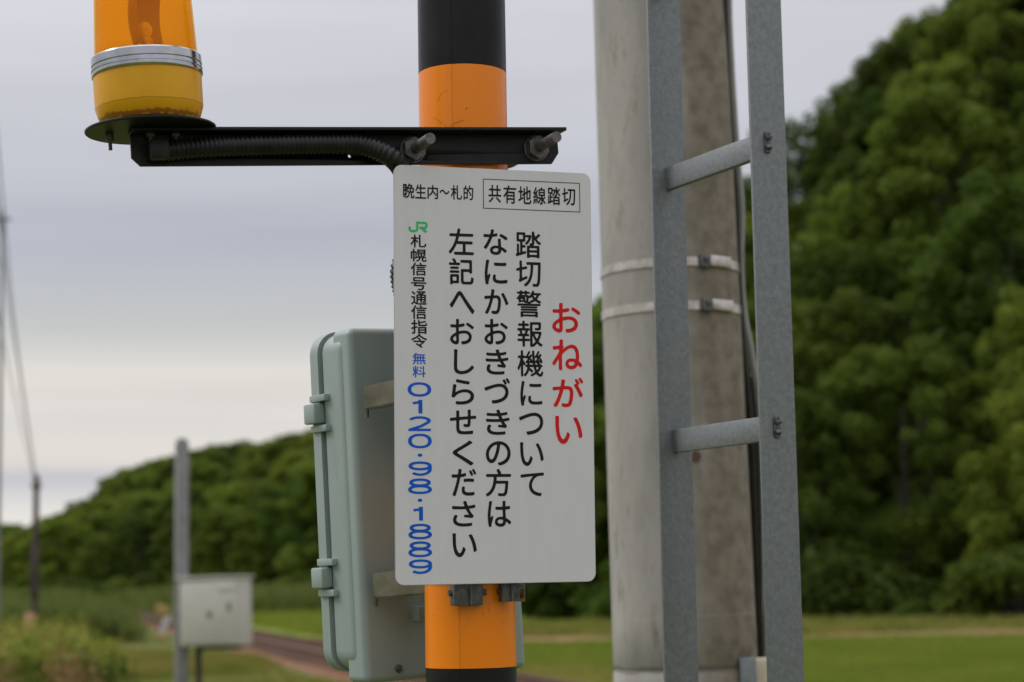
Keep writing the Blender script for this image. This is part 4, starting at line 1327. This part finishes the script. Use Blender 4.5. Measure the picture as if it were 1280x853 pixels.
for y_ in (327, 382):
    z_ = zg(y_)
    r_ = prad(z_)
    rg = []
    MB().lathe(ring(r_ + .0005, r_ + .0028, z_ - .0105, z_ + .0105), 72).build('strap', M['strap'], cp, ang=.8)
    # buckle at the right of the front
    a_ = math.radians(-66)
    c_ = V((math.cos(a_), math.sin(a_), 0))
    rm_ = Matrix.Rotation(a_ + PI / 2, 3, 'Z')
    mb_ = MB().box(c_ * (r_ + .008) + V((0, 0, z_)), (.026, .012, .031), rm_, bev=.002)
    mb_.box(c_ * (r_ + .016) + V((0, 0, z_ + .006)), (.012, .008, .010), rm_, bev=.001)
    mb_.build('buckle', M['galv_dark'], cp)
    c2_ = V((math.cos(a_ + .28), math.sin(a_ + .28), 0)); 
    MB().box(c2_ * (r_ + .006) + V((0, 0, z_ + .002)), (.07, .004, .026), Matrix.Rotation(a_ + .28 + PI / 2, 3, 'Z'), bev=.001).build('strap_tail', M['strap'], cp)
# small hole with a rust run
hz = zg(571); a_ = math.radians(-80)
MB().cyl(V((math.cos(a_), math.sin(a_), 0)) * (prad(hz) - .01) + V((0, 0, hz)), V((math.cos(a_), math.sin(a_), 0)) * (prad(hz) + .006) + V((0, 0, hz)), .012, n=14).build('step_bolt_plug', M['rail'], cp)

# cables and conduits at the right-hand side of the pole
def cable(name, keypts, r, m, label, cat='cable'):
    pts = even(catmull([V(k) for k in keypts], 14), .02)
    o = MB().tube(pts + [V(keypts[-1])], r, n=12).build(name, m)
    tag(o, label, cat)
    return o
def cpnt(px, py, d=4.9): return at(px, py, d)
def down(px, py, d=4.9):
    p = at(px, py, d); return V((p.x + .0, p.y, -0.1))
cable('ground_cable', [at(914, -260, 4.98), at(913, -80, 4.98), at(911, 0, 4.98), at(914, 80, 4.98), at(921, 190, 4.98), at(927, 260, 4.98), at(926, 330, 4.98), at(930, 390, 4.98), at(939, 440, 4.98), at(949, 500, 4.98), at(955, 570, 5.0), at(957, 700, 5.0), at(958, 900, 5.02), at(959, 1500, 5.2)], .0085, M['cable_grey'],
      'thin grey cable running down the right side of the concrete pole')
cable('black_cable', [at(904, -260, 4.95), at(905, 0, 4.95), at(912, 160, 4.95), at(919, 250, 4.95), at(922, 340, 4.95), at(928, 430, 4.95), at(936, 520, 4.95), at(940, 600, 4.97), at(944, 700, 4.98), at(948, 815, 5.0), at(952, 1000, 5.05), at(960, 1500, 5.2)],
      .010, M['rubber'], 'black cable strapped beside the grey one on the concrete pole')
cable('protective_pipe', [at(937, 470, 5.03), at(941, 600, 5.03), at(946, 760, 5.03), at(948, 815, 5.05), at(952, 1000, 5.08), at(960, 1500, 5.25)], .021, M['rubber'],
      'thick black protective pipe down the lower right side of the concrete pole', 'pipe')
# small meter box on a bracket, low on the pole
mb0 = V(at(938, 838, 4.72))
mbx = empty('small_box', mat=frame(at(952, 860, 4.74), rot3(.12, 0, 0)))
tag(mbx, 'small beige box on a grey bracket low on the concrete pole, behind the ladder', 'box')
sz = 1 / FPX * 4.74
MB().box((0, 0, 0), (30 * sz, .08, 74 * sz), bev=.006, seg=3).build('housing', M['beige'], mbx)
MB().box((-26 * sz, -.055, 0), (21 * sz, .05, 78 * sz), bev=.003).build('bracket', M['galv'], mbx)
# stay between ladder and pole at the top
stay = MB()
st0 = V((LA.x, LA.y, 0)); zst = on_vertical(803, 1, V((0, LA.y, 0)))
lm = empty('ladder_stay', (LA.x, LA.y, zst + .012))
tag(lm, 'dark steel stay joining the ladder to the concrete pole at the top edge of view', 'bracket')
d_ = (base + dirp * zst) - V((LA.x, LA.y, zst)); d_.z = 0
dn = d_.normalized(); ln = d_.length - prad(zst)
MB().box(dn * (ln / 2), (.03, ln, .008), dn.to_track_quat('Y', 'Z').to_matrix()).build('bar', M['galv_dark'], lm)
MB().box(V((-.012, -.004, .0)), (.050, .012, .016), LROT.to_3x3(), bev=.001).build('clip', M['black_steel'], lm)

# ------------------------------------------------------------------ lineside things in the distance
def ground_at(px, d):
    p = az_dir(px) * d
    return V((p.x, p.y, 0))
DB = 24.0
k_ = DB / FPX
gp_ = at(227, 700, DB); gpb = V((gp_.x, gp_.y, 0))
zt_ = on_vertical(227, 553, V((0, gp_.y, 0)))
gpost = empty('grey_post', gpb)
tag(gpost, 'tall square grey post beside the off-white equipment cabinet', 'post')
MB().box((0, 0, zt_ / 2 - .1), (.150, .150, zt_ + .2), Matrix.Rotation(.3, 3, 'Z'), bev=.012).build('shaft', M['farpost'], gpost)
MB().box((0, 0, zt_ + .02), (.115, .115, .05), Matrix.Rotation(.3, 3, 'Z'), bev=.02).build('cap', M['farpost'], gpost)
ec = at(270, 765, DB - .2)
EM = frame(ec, rot3(math.radians(-16), 0, -.012))
eb = empty('equipment_cabinet', mat=EM)
tag(eb, 'off-white lineside equipment cabinet on a dark leg next to the grey post', 'cabinet')
EW, EH, ED = 84 * k_ * .98, 83 * k_, .34
MB().box((0, 0, 0), (EW, ED, EH), bev=.02, seg=3).build('body', M['farbox'], eb)
MB().box((0, -ED / 2 - .008, 0), (EW * .90, .02, EH * .90), bev=.008).build('door', M['farbox'], eb)
MB().box((.0, -ED / 2 - .025, -.02), (.045, .035, .08), bev=.008).build('handle', M['farpost'], eb)
MB().box((.25, -ED / 2 - .020, .06), (.05, .008, .10), bev=.002).build('plate', M['galv'], eb)
MB().box((.21, -ED / 2 - .022, .28), (.20, .008, .08), bev=.002).build('label_plate', M['white_paint'], eb)
MB().box((0, 0, EH / 2 + .012), (EW + .05, ED + .06, .025), bev=.008).build('roof', M['farbox'], eb)
lz = ec.z
MB().cyl((-.23, 0, -EH / 2), (-.23, 0, -lz - .1), .038, n=16).build('leg', M['darkmetal'], eb)
MB().box((.05, 0, -EH / 2 - .02), (.5, .2, .05), bev=.005).build('mounting_plate', M['darkmetal'], eb)

# utility pole, dark wood
D2 = 60.0
u0 = at(44, 730, D2); ub = V((u0.x, u0.y, 0))
uz = on_vertical(44, 594, V((0, u0.y, 0)))
up_ = empty('utility_pole', ub)
tag(up_, 'dark wooden utility pole standing in the tall grass at the far left', 'pole')
MB().cyl((0, 0, -.2), (0, 0, uz), .125, .085, n=16).build('shaft', M['wood'], up_)
MB().box((0, 0, uz - .35), (.10, .9, .10)).build('crossarm', M['wood'], up_)
for yy in (-.35, 0, .35):
    MB().lathe([(0, uz - .3), (.05, uz - .3), (.06, uz - .22), (.03, uz - .16), (.045, uz - .12), (0, uz - .08)], 12, Matrix.Translation((0, yy, 0))).build('insulator', M['farbox'], up_)
MB().box((.0, -.12, 2.2), (.22, .12, 1.5), bev=.02).build('cable_cover', M['wood'], up_)
# tall mast at the very edge
t0_ = at(-3, 730, 58); tb = V((t0_.x, t0_.y, 0)); tz = on_vertical(-1, 262, V((0, tb.y, 0)))
tm = empty('tall_mast', tb)
tag(tm, 'tall thin mast at the extreme left edge, in front of the dark utility pole', 'mast')
MB().cyl((0, 0, -.2), (0, 0, tz), .07, .045, n=14).build('shaft', M['farpost'], tm)
MB().box((0, 0, tz - .3), (.5, .08, .08)).build('crossarm', M['farpost'], tm)
for i, (pa, pm, pb_) in enumerate((((-30, 20, 22), (12, 380, 40), (43, 597, 60)), ((-40, 180, 22), (4, 430, 40), (42, 598, 60.3)), ((-14, 60, 22), (20, 420, 42), (45, 597, 59.6)))):
    pts = catmull([at(*pa), at(*pm), at(*pb_)], 20)
    o = MB().tube(pts, .012, n=6).build('overhead_wire', M['wire'])
    tag(o, ['overhead wire sagging up from the wooden utility pole, the middle one of three',
            'lowest overhead wire at the left edge, reaching the wooden utility pole',
            'rightmost overhead wire rising steeply from the wooden utility pole'][i], 'wire', 'overhead wires of the wooden utility pole')
# guard at the pole foot
gb = V((at(38, 800, 56).x, at(38, 800, 56).y, 0))
gd = empty('guard_marker', gb)
tag(gd, 'faded orange marker standing in the grass below the wooden utility pole', 'marker')
MB().lathe([(0, 0), (.24, 0), (.24, .05), (.19, .08), (.15, .95), (.12, 1.0), (0, 1.0)], 20).build('sleeve', M['salmon'], gd)
# yellow and white lineside marker
D3 = 62
m0 = at(203, 780, D3); mbp = V((m0.x, m0.y, 0))
lmk = empty('lineside_marker', mbp)
tag(lmk, 'small yellow-topped marker with a white slanting post beside the distant track', 'marker')
MB().box((0, 0, .95), (.42, .06, .32), Matrix.Rotation(.15, 3, 'Y'), bev=.01).build('board', M['yellow_board'], lmk)
MB().box((.06, .02, .45), (.20, .05, .80), Matrix.Rotation(.28, 3, 'Y'), bev=.01).build('post', M['white_paint'], lmk)
MB().box((-.05, 0, .08), (.3, .2, .22), bev=.02).build('foot', M['yellow_board'], lmk)
